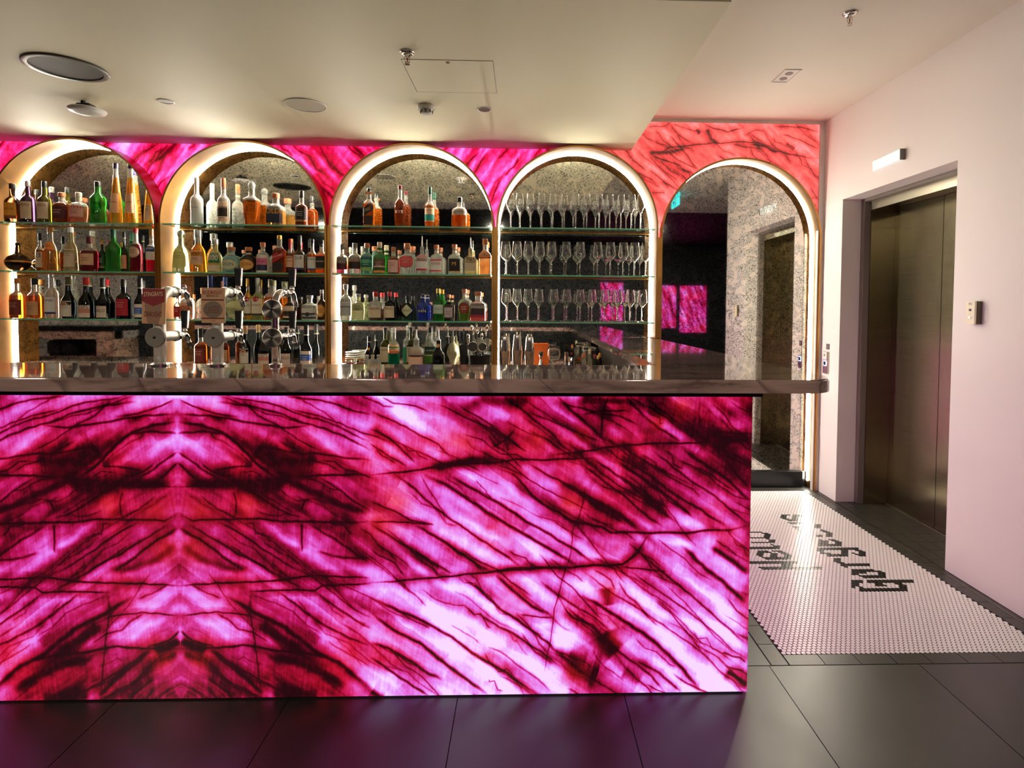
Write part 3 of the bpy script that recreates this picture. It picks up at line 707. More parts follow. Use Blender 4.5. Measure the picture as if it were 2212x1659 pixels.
LETTER_AREAS = [
 [(1.72,3.785),(1.737,3.784),(1.695,3.717),(1.683,3.724)],
 [(1.74,3.784),(1.755,3.784),(1.706,3.701),(1.693,3.708)],
 [(1.763,3.789),(1.778,3.789),(1.769,3.77),(1.754,3.77)],
 [(1.719,3.719),(1.743,3.699),(1.728,3.67),(1.704,3.692)],
 [(1.799,3.784),(1.835,3.784),(1.766,3.669),(1.731,3.67)],
 [(1.837,3.783),(1.854,3.783),(1.837,3.755),(1.823,3.755)],
 [(1.696,3.65),(1.715,3.65),(1.789,3.649),(1.773,3.616),(1.7,3.617)],
 [(1.698,3.651),(1.798,3.65),(1.777,3.617),(1.7,3.618)],
 [(1.708,3.571),(1.737,3.57),(1.719,3.535),(1.69,3.535)],
 [(1.711,3.519),(1.745,3.518),(1.697,3.45),(1.678,3.45)],
 [(1.874,3.622),(1.891,3.605),(1.853,3.538),(1.83,3.538)],
 [(1.845,3.521),(1.864,3.521),(1.892,3.472),(1.852,3.402),(1.814,3.402),(1.854,3.472),(1.83,3.493)],
 [(1.774,3.437),(1.828,3.437),(1.808,3.402),(1.753,3.403)],
 [(1.4,3.497),(1.481,3.496),(1.471,3.47),(1.39,3.471)],
 [(1.472,3.482),(1.493,3.482),(1.474,3.452),(1.459,3.456)],
 [(1.485,3.468),(1.517,3.456),(1.464,3.367),(1.446,3.371),(1.452,3.41)],
 [(1.366,3.411),(1.465,3.409),(1.453,3.385),(1.357,3.386)],
 [(1.339,3.341),(1.448,3.34),(1.447,3.314),(1.329,3.315)],
 [(1.469,3.379),(1.502,3.367),(1.469,3.316),(1.438,3.32)],
 [(1.442,3.299),(1.458,3.299),(1.488,3.281),(1.46,3.231),(1.429,3.232),(1.453,3.281)],
 [(1.305,3.26),(1.441,3.259),(1.428,3.228),(1.293,3.229)],
 [(1.327,3.211),(1.347,3.211),(1.306,3.145),(1.295,3.156)],
 [(1.347,3.211),(1.365,3.21),(1.321,3.133),(1.304,3.135)],
 [(1.369,3.21),(1.402,3.198),(1.388,3.174),(1.367,3.177)],
 [(1.39,3.179),(1.422,3.174),(1.38,3.1),(1.323,3.101),(1.313,3.115),(1.325,3.137),(1.364,3.128)],
 [(1.411,3.212),(1.47,3.212),(1.485,3.171),(1.496,3.159),(1.464,3.099),(1.386,3.1),(1.4,3.127),(1.441,3.127),(1.461,3.166),(1.44,3.185),(1.404,3.198)],
 [(1.233,3.077),(1.484,3.074),(1.469,3.041),(1.22,3.044)],
 [(1.402,3.073),(1.462,3.072),(1.414,2.978),(1.374,2.978),(1.386,3.038)],
 [(1.244,3.007),(1.385,3.001),(1.372,2.973),(1.251,2.977)],
 [(1.39,3.012),(1.451,3.011),(1.588,2.998),(1.577,2.977),(1.436,2.979),(1.373,2.976)],
 [(1.762,3.381),(1.774,3.381),(1.781,3.35),(1.812,3.346),(1.767,3.261),(1.701,3.262)],
 [(1.801,3.379),(1.838,3.378),(1.864,3.362),(1.846,3.33),(1.827,3.356)],
 [(1.859,3.352),(1.887,3.332),(1.845,3.264),(1.812,3.265)],
 [(1.788,3.301),(1.828,3.3),(1.808,3.263),(1.768,3.263)],
 [(1.699,3.248),(1.931,3.245),(1.911,3.2),(1.896,3.205),(1.882,3.215),(1.682,3.215)],
 [(1.683,3.217),(1.717,3.217),(1.688,3.162),(1.665,3.182)],
 [(1.698,3.175),(1.788,3.163),(1.769,3.128),(1.691,3.129)],
 [(1.819,3.216),(1.86,3.215),(1.805,3.13),(1.772,3.13)],
 [(1.922,3.214),(1.948,3.198),(1.906,3.13),(1.873,3.134)],
 [(1.862,3.187),(1.888,3.161),(1.877,3.146),(1.851,3.168)],
 [(1.711,3.11),(1.753,3.113),(1.712,3.042),(1.696,3.042),(1.701,3.06),(1.69,3.067)],
 [(1.726,3.061),(1.751,3.047),(1.874,3.045),(1.854,3.011),(1.734,3.011),(1.723,2.993),(1.695,3.008)],
 [(1.734,2.975),(1.853,2.974),(1.835,2.944),(1.798,2.945),(1.782,2.924),(1.724,2.925),(1.716,2.91),(1.699,2.914)],
 [(1.847,2.964),(1.864,2.96),(1.874,2.94),(1.886,2.928),(1.844,2.861),(1.807,2.862),(1.849,2.929),(1.835,2.94)],
 [(1.719,2.915),(1.828,2.895),(1.806,2.86),(1.742,2.863)],
 [(1.656,2.846),(1.713,2.845),(1.69,2.809),(1.672,2.81),(1.636,2.755),(1.611,2.769)],
 [(1.655,2.778),(1.673,2.778),(1.667,2.761),(1.844,2.758),(1.824,2.728),(1.647,2.726),(1.633,2.741)],
 [(1.735,2.844),(1.978,2.845),(1.959,2.816),(1.736,2.812)],
 [(1.759,2.817),(1.797,2.817),(1.809,2.801),(1.796,2.78),(1.757,2.78)],
 [(1.88,2.819),(1.898,2.815),(1.907,2.796),(1.867,2.733),(1.824,2.728)],
 [(1.862,2.819),(1.884,2.819),(1.871,2.8),(1.851,2.8)],
]
GLASS_T = [-0.118, -0.04, 0.043, 0.124, 0.205, 0.288, 0.372, 0.453, 0.543, 0.621, 0.703, 0.784, 0.842]
GLASS_M = [-0.109, -0.054, 0.033, 0.085, 0.198, 0.305, 0.407, 0.535, 0.628, 0.736, 0.803, 0.879]
GLASS_L = [-0.126, -0.034, 0.01, 0.108, 0.218, 0.311, 0.41, 0.497, 0.59, 0.683, 0.777, 0.865]
# ------------------------------------------------------------------ dimensions (metres; camera stands at x=0, y=0)
D = 4.307            # face of the stone wall
YL = 4.157           # front edge of the alcove liners
YM = 4.362           # antique mirror at the back of the alcoves
ARCHES = [-3.15, -1.974, -.798, .378]
RO, RI, SPRING = .579, .567, 1.941
XR = 2.227           # wall with the lift
ZS, ZC = 2.529, 2.763
XSOF, YSOF = .78, 2.228
ZTOP = 1.15          # bar top
random.seed(7)
rng = np.random.default_rng(5)

# ------------------------------------------------------------------ onyx fields
def vein_field(U, V, veins, unit, wmin=.0022):
    g = np.ones_like(U)
    for w, s, P in veins:
        w = max(w*unit, wmin)
        xs = [p[0] for p in P]; zs = [p[1] for p in P]
        pad = w*7
        msk = (U > min(xs)-pad) & (U < max(xs)+pad) & (V > min(zs)-pad) & (V < max(zs)+pad)
        if not msk.any():
            continue
        u, v = U[msk], V[msk]
        d2 = np.full(u.shape, 9.)
        seg = [math.hypot(b[0]-a[0], b[1]-a[1]) for a, b in zip(P, P[1:])]
        tot, run, arc = sum(seg)+1e-9, 0., np.zeros(u.shape)
        for (ax, az), (bx, bz), sl in zip(P, P[1:], seg):
            dx, dz = bx-ax, bz-az
            L = dx*dx+dz*dz+1e-12
            t = np.clip(((u-ax)*dx+(v-az)*dz)/L, 0, 1)
            dd = (u-ax-t*dx)**2+(v-az-t*dz)**2
            near = dd < d2
            arc = np.where(near, (run+t*sl)/tot, arc)
            d2 = np.where(near, dd, d2)
            run += sl
        d = np.sqrt(d2)
        fade = np.clip(np.minimum(arc, 1-arc)/.14+.12, 0, 1)
        k = 1-s*fade*np.exp(-(d/(w*.9))**2)*.90
        k *= 1-.34*s*fade*np.exp(-(d/(2.6*w+.012))**2)
        g[msk] *= k
    return g

def value_noise(U, V, su, sv, seed):
    r = np.random.default_rng(seed)
    u, v = U*su, V*sv
    u = u-u.min(); v = v-v.min()
    G = r.random((int(u.max())+3, int(v.max())+3))
    i, j = u.astype(int), v.astype(int)
    fu, fv = u-i, v-j
    fu = fu*fu*(3-2*fu); fv = fv*fv*(3-2*fv)
    return (G[i, j]*(1-fu)+G[i+1, j]*fu)*(1-fv)+(G[i, j+1]*(1-fu)+G[i+1, j+1]*fu)*fv-.5

def rot2(U, V, a):
    return U*math.cos(a)+V*math.sin(a), -U*math.sin(a)+V*math.cos(a)

def grid_panel(name, U, V, P, glow, m, parent, keep=None):
    """U, V index grids; P(u, v) -> xyz arrays"""
    nu, nv = U.shape
    me = bpy.data.meshes.new(name)
    pts = np.stack(P, -1).reshape(-1, 3)
    idx = np.arange(nu*nv).reshape(nu, nv)
    f = np.stack([idx[:-1, :-1], idx[1:, :-1], idx[1:, 1:], idx[:-1, 1:]], -1).reshape(-1, 4)
    if keep is not None:
        f = f[keep.ravel()[f].all(1)]
        used = np.unique(f)
        remap = np.zeros(len(pts), int); remap[used] = np.arange(len(used))
        pts, f, glow = pts[used], remap[f], glow.ravel()[used]
    me.vertices.add(len(pts)); me.vertices.foreach_set('co', pts.ravel())
    me.loops.add(f.size); me.loops.foreach_set('vertex_index', f.ravel())
    me.polygons.add(len(f)); me.polygons.foreach_set('loop_start', np.arange(0, f.size, 4))
    me.update(calc_edges=True)
    at = me.attributes.new('glow', 'FLOAT', 'POINT')
    at.data.foreach_set('value', glow.ravel().astype(np.float32))
    me.materials.append(m)
    o = bpy.data.objects.new(name, me)
    return link(o, parent)

BASE = np.array([
 [.60, .62, .56, .60, .74, .54, .52, .58, .50, .48, .42, .40],
 [.48, .40, .32, .50, .62, .64, .60, .62, .54, .54, .54, .46],
 [.34, .37, .36, .30, .52, .64, .66, .60, .56, .50, .64, .60],
 [.42, .60, .54, .36, .46, .60, .70, .74, .62, .58, .70, .70],
 [.56, .56, .56, .66, .80, .82, .80, .80, .76, .70, .82, .80],
 [.62, .56, .48, .70, .92, .94, .88, .84, .70, .82, .98, .98],
 [.42, .52, .38, .46, .76, .94, .92, .80, .50, .68, .96, 1.02]])
def smooth_lookup(B, fx, fy):
    nx, ny = B.shape[1], B.shape[0]
    x = np.clip(fx*nx-.5, 0, nx-1.001); y = np.clip(fy*ny-.5, 0, ny-1.001)
    i, j = x.astype(int), y.astype(int)
    a, b = x-i, y-j
    a = a*a*(3-2*a); b = b*b*(3-2*b)
    return (B[j, i]*(1-a)+B[j, i+1]*a)*(1-b)+(B[j+1, i]*(1-a)+B[j+1, i+1]*a)*b

PW, PH = 1.976, 1.061
uu = np.linspace(0, PW, 960); vv = np.linspace(.006, PH, 516)
U, V = np.meshgrid(uu, vv, indexing='ij')
warpu = U+.02*value_noise(U, V, 9, 9, 1)+.012*value_noise(U, V, 25, 25, 2)
warpv = V+.02*value_noise(U, V, 9, 9, 3)+.012*value_noise(U, V, 25, 25, 4)
wu = U+.004*value_noise(U, V, 40, 40, 11)+.008*value_noise(U, V, 12, 12, 13)
wv = V+.004*value_noise(U, V, 40, 40, 12)+.008*value_noise(U, V, 12, 12, 14)
sa, sb = rot2(warpu, warpv, -.62)
glow = smooth_lookup(BASE, warpu/PW, 1-warpv/PH)
glow += .03+.30*value_noise(sa, sb, 3.5, 16, 21)+.28*value_noise(sa, sb, 7, 40, 22)+.16*value_noise(sa, sb, 14, 26, 23)
band = np.floor((sb+.012*value_noise(U, V, 8, 8, 51))*26).astype(int)
piece = np.floor(sa*2.6+2.7*np.sin(band*12.9898)).astype(int)
h1 = np.sin(band*78.233+piece*37.719)*43758.5453
glow += .15*(h1-np.floor(h1)-.5)
thin = []
for k in range(190):                                       # hairline fractures running with the grain
    x0, z0 = rng.random()*PW, rng.random()*PH
    a = -.62+rng.normal()*.14-.35*(x0 < .5)*rng.random()*(-1 if z0 > .6 else 0)
    L = .08+.3*rng.random()
    n = 5
    P = [(x0+L*t*math.cos(a)+.006*rng.normal(), z0+L*t*math.sin(a)+.006*rng.normal()) for t in np.linspace(0, 1, n)]
    thin.append((2+4*rng.random(), .3+.4*rng.random(), P))
glow = glow*vein_field(wu, wv, VEINS, .00062)*vein_field(wu, wv, thin, .0006)
glow = (glow-.5)*1.15+.49
glow *= .55+.45*np.clip((PW-U)/.05, 0, 1)*1.0
glow = np.clip(glow, 0, 1)

# ------------------------------------------------------------------ bar
bar = empty('bar_counter', (-1.176, 2.0, 0), 'long bar counter faced with glowing magenta onyx slabs', 'bar counter')
pan = grid_panel('onyx_panel', U, V, (U, 0*U, V), glow, M['onyx'], bar)
warm = np.zeros_like(U)                                    # iron-red clouds in the stone
for x, z, r in WARM:
    warm = np.maximum(warm, np.exp(-((warpu-x)**2+(warpv-z)**2)/(r*r)))
wa = pan.data.attributes.new('warm', 'FLOAT', 'POINT')
wa.data.foreach_set('value', warm.ravel().astype(np.float32))
pan2 = bpy.data.objects.new('onyx_panel', pan.data)
pan2.scale.x = -1.0
link(pan2, bar)
# side facing the lift
us = np.linspace(0, 2.15, 160)
U2, V2 = np.meshgrid(us, vv[::6], indexing='ij')
s2a, s2b = rot2(U2, V2, .62)
g2 = .6+.3*value_noise(s2a, s2b, 3, 14, 31)+.25*value_noise(s2a, s2b, 8, 36, 32)
side = grid_panel('onyx_panel', U2, V2, (0*U2+PW, U2, V2), np.clip(g2, 0, 1), M['onyx'], bar)
def bpart(name, x0, x1, y0, y1, z0, z1, m):
    return box(name, x0+1.176, x1+1.176, y0-2, y1-2, z0, z1, m, bar)
bpart('cabinet', -3.95, .79, 2.012, 2.15, .0, 1.066, M['black'])
bpart('return_cabinet', .54, .788, 2.16, 4.14, .0, 1.066, M['black'])
bpart('shadow_gap_trim', -3.95, .812, 1.945, 2.16, 1.066, 1.1088, M['black'])
bpart('return_trim', .53, .81, 2.17, 4.14, 1.066, 1.1088, M['black'])

def counter_outline():
    P = [(-3.95, 1.73)]
    cx, cyy, r = .86, 1.84, .11
    for k in range(9):
        a = -math.pi/2+k*math.pi/16
        P.append((cx+r*math.cos(a), cyy+r*math.sin(a)))
    P += [(.97, 4.145), (.928, 4.145), (.928, 4.352), (.51, 4.352), (.51, 2.168), (-3.95, 2.168)]
    return P
def slab_obj(name, P, z0, z1, m, bev=.004, parent=None):
    bm = bmesh.new()
    b = [bm.verts.new((x, y, z0)) for x, y in P]
    t = [bm.verts.new((x, y, z1)) for x, y in P]
    n = len(P)
    bm.faces.new(b[::-1]); top = bm.faces.new(t)
    for i in range(n):
        bm.faces.new((b[i], b[(i+1) % n], t[(i+1) % n], t[i]))
    if bev:
        bmesh.ops.bevel(bm, geom=list(top.edges), offset=bev, segments=3, affect='EDGES')
    me = bpy.data.meshes.new(name)
    bm.to_mesh(me); bm.free()
    me.materials.append(m)
    me.shade_smooth(); me.set_sharp_from_angle(angle=math.radians(35))
    o = bpy.data.objects.new(name, me)
    return link(o, parent)
ct = slab_obj('countertop', counter_outline(), 1.109, ZTOP, M['marble'], .006)
tag(ct, 'polished pink-grey marble worktop with rounded corner, on the onyx bar', 'countertop')

# ------------------------------------------------------------------ floor
floor = empty('floor', (0, 0, 0), kind='structure')
box('floor_bed', -5.8, 6, -4.2, 4.7, -.05, -.0035, M['grout'], floor)
T, G = .585, .0016
def tile_mesh(w, h, t, m):
    me = bpy.data.meshes.new('tile')
    v, f = boxgeo(0, w, 0, h, -t, 0)
    me.from_pydata(v, [], f)
    me.materials.append(m)
    return me
tm = tile_mesh(T-2*G, T-2*G, .004, M['slab'])
for i in range(-6, 6):
    for j in range(-6, 0):
        o = bpy.data.objects.new('floor_tile', tm)
        o.location = (.946+i*T+G, 2.155+j*T+G, 0)
        link(o, floor)
box('floor_tile', .80, .953, 2.158, 2.74, -.004, 0, M['slab'], floor)
box('floor_tile', .80, .953, 2.743, 4.30, -.004, 0, M['slab'], floor)
box('bar_floor', -5.8, .54, 2.16, 4.3, -.004, 0, M['slab'], floor)
def border_run(x0, y0, dx, dy, n, w, h):
    me = tile_mesh(w-.003, h-.003, .004, M['border'])
    for k in range(n):
        o = bpy.data.objects.new('border_tile', me)
        o.location = (x0+k*dx+.0015, y0+k*dy+.0015, .0002)
        link(o, floor)
border_run(1.028, 2.157, .1405, 0, 9, .1405, .068)
border_run(.957, 2.157, 0, .1405, 15, .068, .1405)
border_run(2.128, 2.2, 0, .1405, 15, .062, .1405)
border_run(2.196, 2.2, 0, .1405, 15, .026, .1405)
border_run(1.028, 4.302, .1405, 0, 9, .1405, .068)
for k in range(4):
    border_run(2.227+k*.0875, 2.965, 0, .119, 9, .0875, .119)
tr = box('metal_edge_trim', 2.1915, 2.1945, 2.2, 4.3, -.003, .0012, M['frame_steel'], floor)
# mosaic of penny rounds
mos = box('mosaic_bed', 1.028, 2.127, 2.227, 4.3, -.0035, -.0016, M['grout'], floor)
def penny_geo(cx=0, cy_=0, n=12, r=.0092):
    V, F = [], []
    for z, k in ((-.003, 1), (-.0006, 1), (.0004, .90)):
        for i in range(n):
            a = 2*math.pi*i/n
            V.append((cx+r*k*math.cos(a), cy_+r*k*math.sin(a), z))
    for j in range(2):
        for i in range(n):
            F.append((j*n+i, j*n+(i+1) % n, (j+1)*n+(i+1) % n, (j+1)*n+i))
    F.append(tuple(range(2*n, 3*n)))
    return V, F
def inside(px, py, poly):
    c = False
    j = len(poly)-1
    for i in range(len(poly)):
        (xi, yi), (xj, yj) = poly[i], poly[j]
        if (yi > py) != (yj > py) and px < (xj-xi)*(py-yi)/(yj-yi)+xi:
            c = not c
        j = i
    return c
white, dark = [], []
row = 0
y = 2.2365
while y < 4.295:
    x = 1.0385+(.01 if row % 2 else 0)
    while x < 2.12:
        (dark if any(inside(x, y, p) for p in LETTER_AREAS) else white).append((x, y))
        x += .02
    y += .01732
    row += 1
pv, pf = penny_geo()
pm = bpy.data.meshes.new('penny_tile'); pm.from_pydata(pv, [], pf); pm.materials.append(M['penny']); pm.shade_smooth(); pm.set_sharp_from_angle(angle=.6)
for x, y in white[:300]:
    o = bpy.data.objects.new('penny_tile', pm)
    o.location = (x, y, 0)
    link(o, mos)
def penny_field(name, pts, m):
    a = np.array(pv)
    n = len(pv)
    Vs = np.concatenate([a+np.array((x, y, 0)) for x, y in pts])
    Fs = [tuple(i+k*n for i in q) for k in range(len(pts)) for q in pf]
    o = mesh(name, Vs, Fs, m, mos, smooth=True, sharp=35)
    o['kind'] = 'stuff'
penny_field('white_penny_tiles', white[300:], M['penny'])
pdm = bpy.data.meshes.new('black_penny_tile'); pdm.from_pydata(pv, [], pf); pdm.materials.append(M['penny_dark']); pdm.shade_smooth(); pdm.set_sharp_from_angle(angle=.6)
penny_field('black_penny_lettering', dark, M['penny_dark'])

# ------------------------------------------------------------------ ceilings and walls
ceiling = empty('ceiling', (0, 0, 0), kind='structure')
box('soffit', -5.8, XSOF, YSOF, 4.7, ZS, ZC+.1, M['soffit'], ceiling)
box('lobby_ceiling', XSOF, 6, .4, 4.7, ZC, ZC+.1, M['ceil'], ceiling)
box('front_ceiling', -5.8, XSOF, .4, YSOF, ZC, ZC+.1, M['ceil'], ceiling)
box('rear_ceiling', -5.8, 6, -4.2, .4, ZC+.02, ZC+.12, M['dark_wall'], ceiling)
wr = empty('wall_right', (XR, 0, 0), kind='structure')
v, f = join(boxgeo(0, .133, 4.04, 4.62, 0, ZC), boxgeo(0, .133, 2.44, 2.96, 0, ZC), boxgeo(0, .133, 2.96, 4.04, 2.14, ZC))
mesh('plaster', v, f, M['wall'], wr)
box('return_wall', .133, 3.7, 2.44, 2.55, 0, ZC, M['wall'], wr)
wl = empty('wall_left', (-5.9, 0, 0), kind='structure')
box('plaster', 0, .1, -.2, 4.7, 0, ZC+.1, M['grey_wall'], wl)
box('dark_panelling', 0, .1, -4.2, -.2, 0, ZC+.1, M['dark_wall'], wl)
wf = box('wall_front', -5.8, 6, -4.3, -4.2, 0, ZC+.1, M['dark_wall']); wf['kind'] = 'structure'
we = box('wall_far_right', 6, 6.1, -4.2, 2.55, 0, ZC+.1, M['dark_wall']); we['kind'] = 'structure'

# stone wall above the arches
wb = empty('wall_back', (0, D, 0), kind='structure')
def wall_panel(x0, x1, m, veins, ang, seed, base, ztop, unit=.0009, fine=.0034):
    xs = np.linspace(x0, x1, int((x1-x0)/fine))
    zs = np.linspace(1.884, ztop, int((ztop-1.884)/fine))
    U, V = np.meshgrid(xs, zs, indexing='ij')
    a, b = rot2(U, V, ang)
    g = base+.30*value_noise(a, b, 4, 22, seed)+.22*value_noise(a, b, 9, 48, seed+1)+.12*value_noise(U, V, 14, 14, seed+2)
    wu = U+.012*value_noise(U, V, 18, 18, seed+3); wv = V+.012*value_noise(U, V, 18, 18, seed+4)
    g = g*vein_field(wu, wv, veins, unit, .0026)
    keep = np.ones(U.shape, bool)                       # cut the arch openings; the cut edge lies inside the brass liners
    for c, r, sp in [(c, RO-.007, SPRING) for c in ARCHES]+[(1.604, .593, 1.884)]:
        keep &= ~(((U-c)**2+(V-sp)**2 < r*r) | ((np.abs(U-c) < r) & (V < sp)))
    return grid_panel('onyx_panel', U, V, (U, 0*U, V), np.clip(g, 0, 1), m, wb, keep)
def rand_veins(x0, x1, n, ang, r):
    out = []
    for k in range(n):
        x, z = x0+(x1-x0)*r.random(), 2.0+.6*r.random()
        a = ang+r.normal()*.12
        L = .15+.4*r.random()
        out.append((4+9*r.random()**2, .5+.5*r.random(), [(x+L*t*math.cos(a)+.008*r.normal(), z+L*t*math.sin(a)+.008*r.normal()) for t in np.linspace(-.5, .5, 6)]))
    return out
vr = np.random.default_rng(3)
edges = [-5.7, -3.15, -1.974, -.798, .378]
for k, (x0, x1) in enumerate(zip(edges, edges[1:])):
    ang = [.95, .95, -.85, .98][k]
    base = [.55, .66, .48, .60][k]
    wall_panel(x0+.001, x1-.001, M['onyx_wall'], rand_veins(x0, x1, 26, ang, vr), ang, 40+10*k, base, ZS)
CV = WALL_VEINS+[(w*.6, s, P) for w, s, P in rand_veins(.4, 2.2, 46, -.7, vr)]
wall_panel(.379, XSOF, M['onyx_coral'], CV, -.8, 90, .66, ZS, .00055, .0026)
wall_panel(XSOF, 2.186, M['onyx_coral'], CV, -.8, 95, .66, ZC-.022, .00055, .0026)
box('corner_trim', 2.187, XR, -.012, .02, 0, ZC, M['white_plastic'], wb)
box('head_trim', XSOF, 2.187, -.008, .02, ZC-.021, ZC, M['white_plastic'], wb)
for x0, x1, z0 in [(a+RO, a+1.176-RO, .941) for a in ARCHES[:3]]:
    box('mullion', x0+.0005, x1-.0005, YL-D+.012, YM-D, z0, SPRING, M['brass'], wb)
box('mullion', ARCHES[3]+RO+.001, 1.003, YL-D+.06, YM-D, 1.152, 1.884, M['brass'], wb)
box('mullion', ARCHES[3]+RO+.001, 1.003, .0, YM-D, 0, 1.10, M['brass'], wb)
# carcass behind the stone so that no light leaks round it
box('carcass', -5.7, 2.3, .11, .14, 0, ZC, M['black'], wb)
# ------------------------------------------------------------------ alcoves
def u_path(c, r, zs, zl, zr, n=40):
    P = [(c-r, zl)]
    for k in range(n+1):
        a = math.pi-k*math.pi/n
        P.append((c+r*math.cos(a), zs+r*math.sin(a)))
    P.append((c+r, zr))
    return P
def u_shell(name, c, ro, ri, zs, zl, zr, y0, y1, m, parent):
    A, B = u_path(c, ro, zs, zl, zr), u_path(c, ri, zs, zl, zr)
    n = len(A)
    V = [(x, y0, z) for x, z in A]+[(x, y0, z) for x, z in B]+[(x, y1, z) for x, z in A]+[(x, y1, z) for x, z in B]
    F = []
    for i in range(n-1):
        F += [(i, i+1, n+i+1, n+i), (2*n+i+1, 2*n+i, 3*n+i, 3*n+i+1), (i+1, i, 2*n+i, 2*n+i+1), (n+i, n+i+1, 3*n+i+1, 3*n+i)]
    F += [(0, n, 3*n, 2*n), (n-1, 3*n-1, 4*n-1, 2*n-1)]
    return mesh(name, V, F, m, parent, smooth=True, sharp=40)
def arch_plate(name, c, r, zs, zb, y, t, m, parent, zr=None):
    P = u_path(c, r, zs, zb, zb)
    n = len(P)
    V = [(x, y, z) for x, z in P]+[(x, y+t, z) for x, z in P]
    F = [tuple(range(n))[::-1], tuple(range(n, 2*n))]+[(i, (i+1) % n, n+(i+1) % n, n+i) for i in range(n)]
    return mesh(name, V, F, m, parent)
AN = ['farthest bottle alcove from the wine glasses', 'middle one of the three bottle alcoves', 'bottle alcove next to the wine glasses', 'alcove filled with wine glasses']
for k, c in enumerate(ARCHES):
    al = empty('arched_alcove', (c, YL, .94), 'brass-lined arched alcove with glowing LED edge, '+AN[k], 'alcove', 'brass arched alcoves of the back bar')
    zl, zr = .0005, (.2105 if k == 3 else .0005)
    u_shell('brass_liner', 0, RO, RI, SPRING-.94, zl, zr, 0, YM-YL+.009, M['brass'], al)
    u_shell('led_strip', 0, RI-.0003, RI-.0036, SPRING-.94, zl+.004, zr+.004, 4.343-YL, 4.357-YL, M['led'], al)
    arch_plate('antique_mirror', 0, RI-.001, SPRING-.94, 0, YM-YL, .008, M['mirror'], al)
al = empty('mirror_arch', (1.604, D, 0), 'tall floor-length arched antique mirror with LED edge beside the lift', 'mirror')
u_shell('brass_frame', 0, .6, .588, 1.884, 0.0005, 0.0005, -.03, .104, M['brass'], al)
u_shell('led_strip', 0, .5877, .5846, 1.884, .05, .05, .070, .088, M['led_soft'], al)
arch_plate('antique_mirror', 0, .587, 1.884, .12, .093, .008, M['mirror'], al)
box('plinth', -.575, .545, .066, .0925, .0005, .122, M['black'], al)

# glass shelves
SZ = {'t': 1.94, 'm': 1.602, 'l': 1.268}
SN = {'t': 'top', 'm': 'middle', 'l': 'lowest'}
for k, c in enumerate(ARCHES):
    for s, z in SZ.items():
        w = .5595
        sh = empty('glass_shelf', (c, 4.26, z), SN[s]+' green-edged glass shelf in the '+AN[k].split(' beside')[0], 'shelf', 'glass shelves in the alcoves')
        box('glass_pane', -w, w, 4.172-4.26, 4.354-4.26, -.010, -.0005, M['shelf_glass'], sh, bevel=.0015)
        box('green_edge', -w, w, 4.1695-4.26, 4.1718-4.26, -.010, -.0005, M['shelf_edge'], sh)
        box('brass_rail', -w, w, .083, .089, -.0165, -.0105, M['brass'], sh)
# bench under the alcoves
bench = empty('back_bench', (-1.6, 4.1, 0), 'low marble-topped back bar bench running under the bottle alcoves', 'bench')
box('bench_cabinet', -3.4, 2.08, -.25, .24, .0005, .91, M['black'], bench)
box('bench_top', -3.4, 2.09, -.30, .25, .9105, .9395, M['bench_marble'], bench)

# ------------------------------------------------------------------ lift
lift = empty('door_1', (2.36, 3.5, 0), kind='structure')
def lpart(name, x0, x1, y0, y1, z0, z1, m):
    return box(name, x0-2.36, x1-2.36, y0-3.5, y1-3.5, z0, z1, m, lift)
lpart('jamb_lining', 2.361, 2.404, 4.0, 4.045, .001, 2.139, M['grey_plastic'])
lpart('jamb_lining', 2.361, 2.404, 2.955, 3.0, .001, 2.139, M['grey_plastic'])
lpart('head_lining', 2.361, 2.404, 3.0, 4.0, 2.118, 2.139, M['grey_plastic'])
lpart('steel_jamb', 2.405, 2.572, 3.992, 4.012, .001, 2.118, M['lift_steel'])
lpart('steel_jamb', 2.405, 2.572, 2.992, 3.012, .001, 2.118, M['lift_steel'])
lpart('steel_header', 2.402, 2.412, 3.0, 4.03, 2.061, 2.13, M['frame_steel'])
lpart('header_soffit', 2.412, 2.572, 3.012, 3.992, 2.075, 2.118, M['lift_steel'])
lpart('jamb_nose', 2.400, 2.41, 4.003, 4.018, .001, 2.061, M['frame_steel'])
lpart('door_leaf', 2.572, 2.60, 3.5225, 3.991, .006, 2.074, M['lift_steel'])
lpart('door_leaf', 2.572, 2.60, 3.013, 3.5175, .006, 2.074, M['lift_steel'])
lpart('lift_sill', 2.562, 2.60, 3.0, 4.0, -.003, .002, M['frame_steel'])
lpart('lift_shaft', 2.605, 2.64, 2.9, 4.1, 0, 2.2, M['black'])

# wall fittings
sg = empty('lift_indicator_light', (XR, 3.53, 2.28), 'slim white wedge-shaped indicator light on the wall above the lift', 'wall light')
v = [(0, -.148, -.03), (0, .148, -.03), (0, .148, .03), (0, -.148, .03), (-.026, -.14, -.026), (-.012, .146, -.03), (-.016, .146, .03), (-.03, -.14, .03)]
mesh('diffuser', v, [(0, 1, 2, 3), (4, 7, 6, 5), (0, 4, 5, 1), (1, 5, 6, 2), (2, 6, 7, 3)], M['sign_light'], sg)
box('end_cap', -.031, -.0005, -.154, -.1485, -.032, .032, M['grey_plastic'], sg)
fp = empty('fire_control_panel', (XR, 2.80, 1.355), 'small cream fire control panel with key switch on the white wall', 'control panel')
box('faceplate', -.034, -.024, -.03, .03, -.056, .056, M['cream_plastic'], fp, bevel=.002)
box('back_box', -.024, -.0005, -.033, .028, -.056, .056, mat('brown_plastic', (92, 78, 66), .5), fp)
for z, r in ((.014, .0055), (-.022, .005)):
    mesh('key_switch', *lathe([(-.038, r), (-.034, r)], 12, axis='x', c=(0, 0, z)), M['black'] if z > 0 else M['chrome'], fp)
flat_text('lettering', 'FIRE', .022, .011, lambda x, y: (-.0345, -x+.0, y+.044), M['black'], fp)
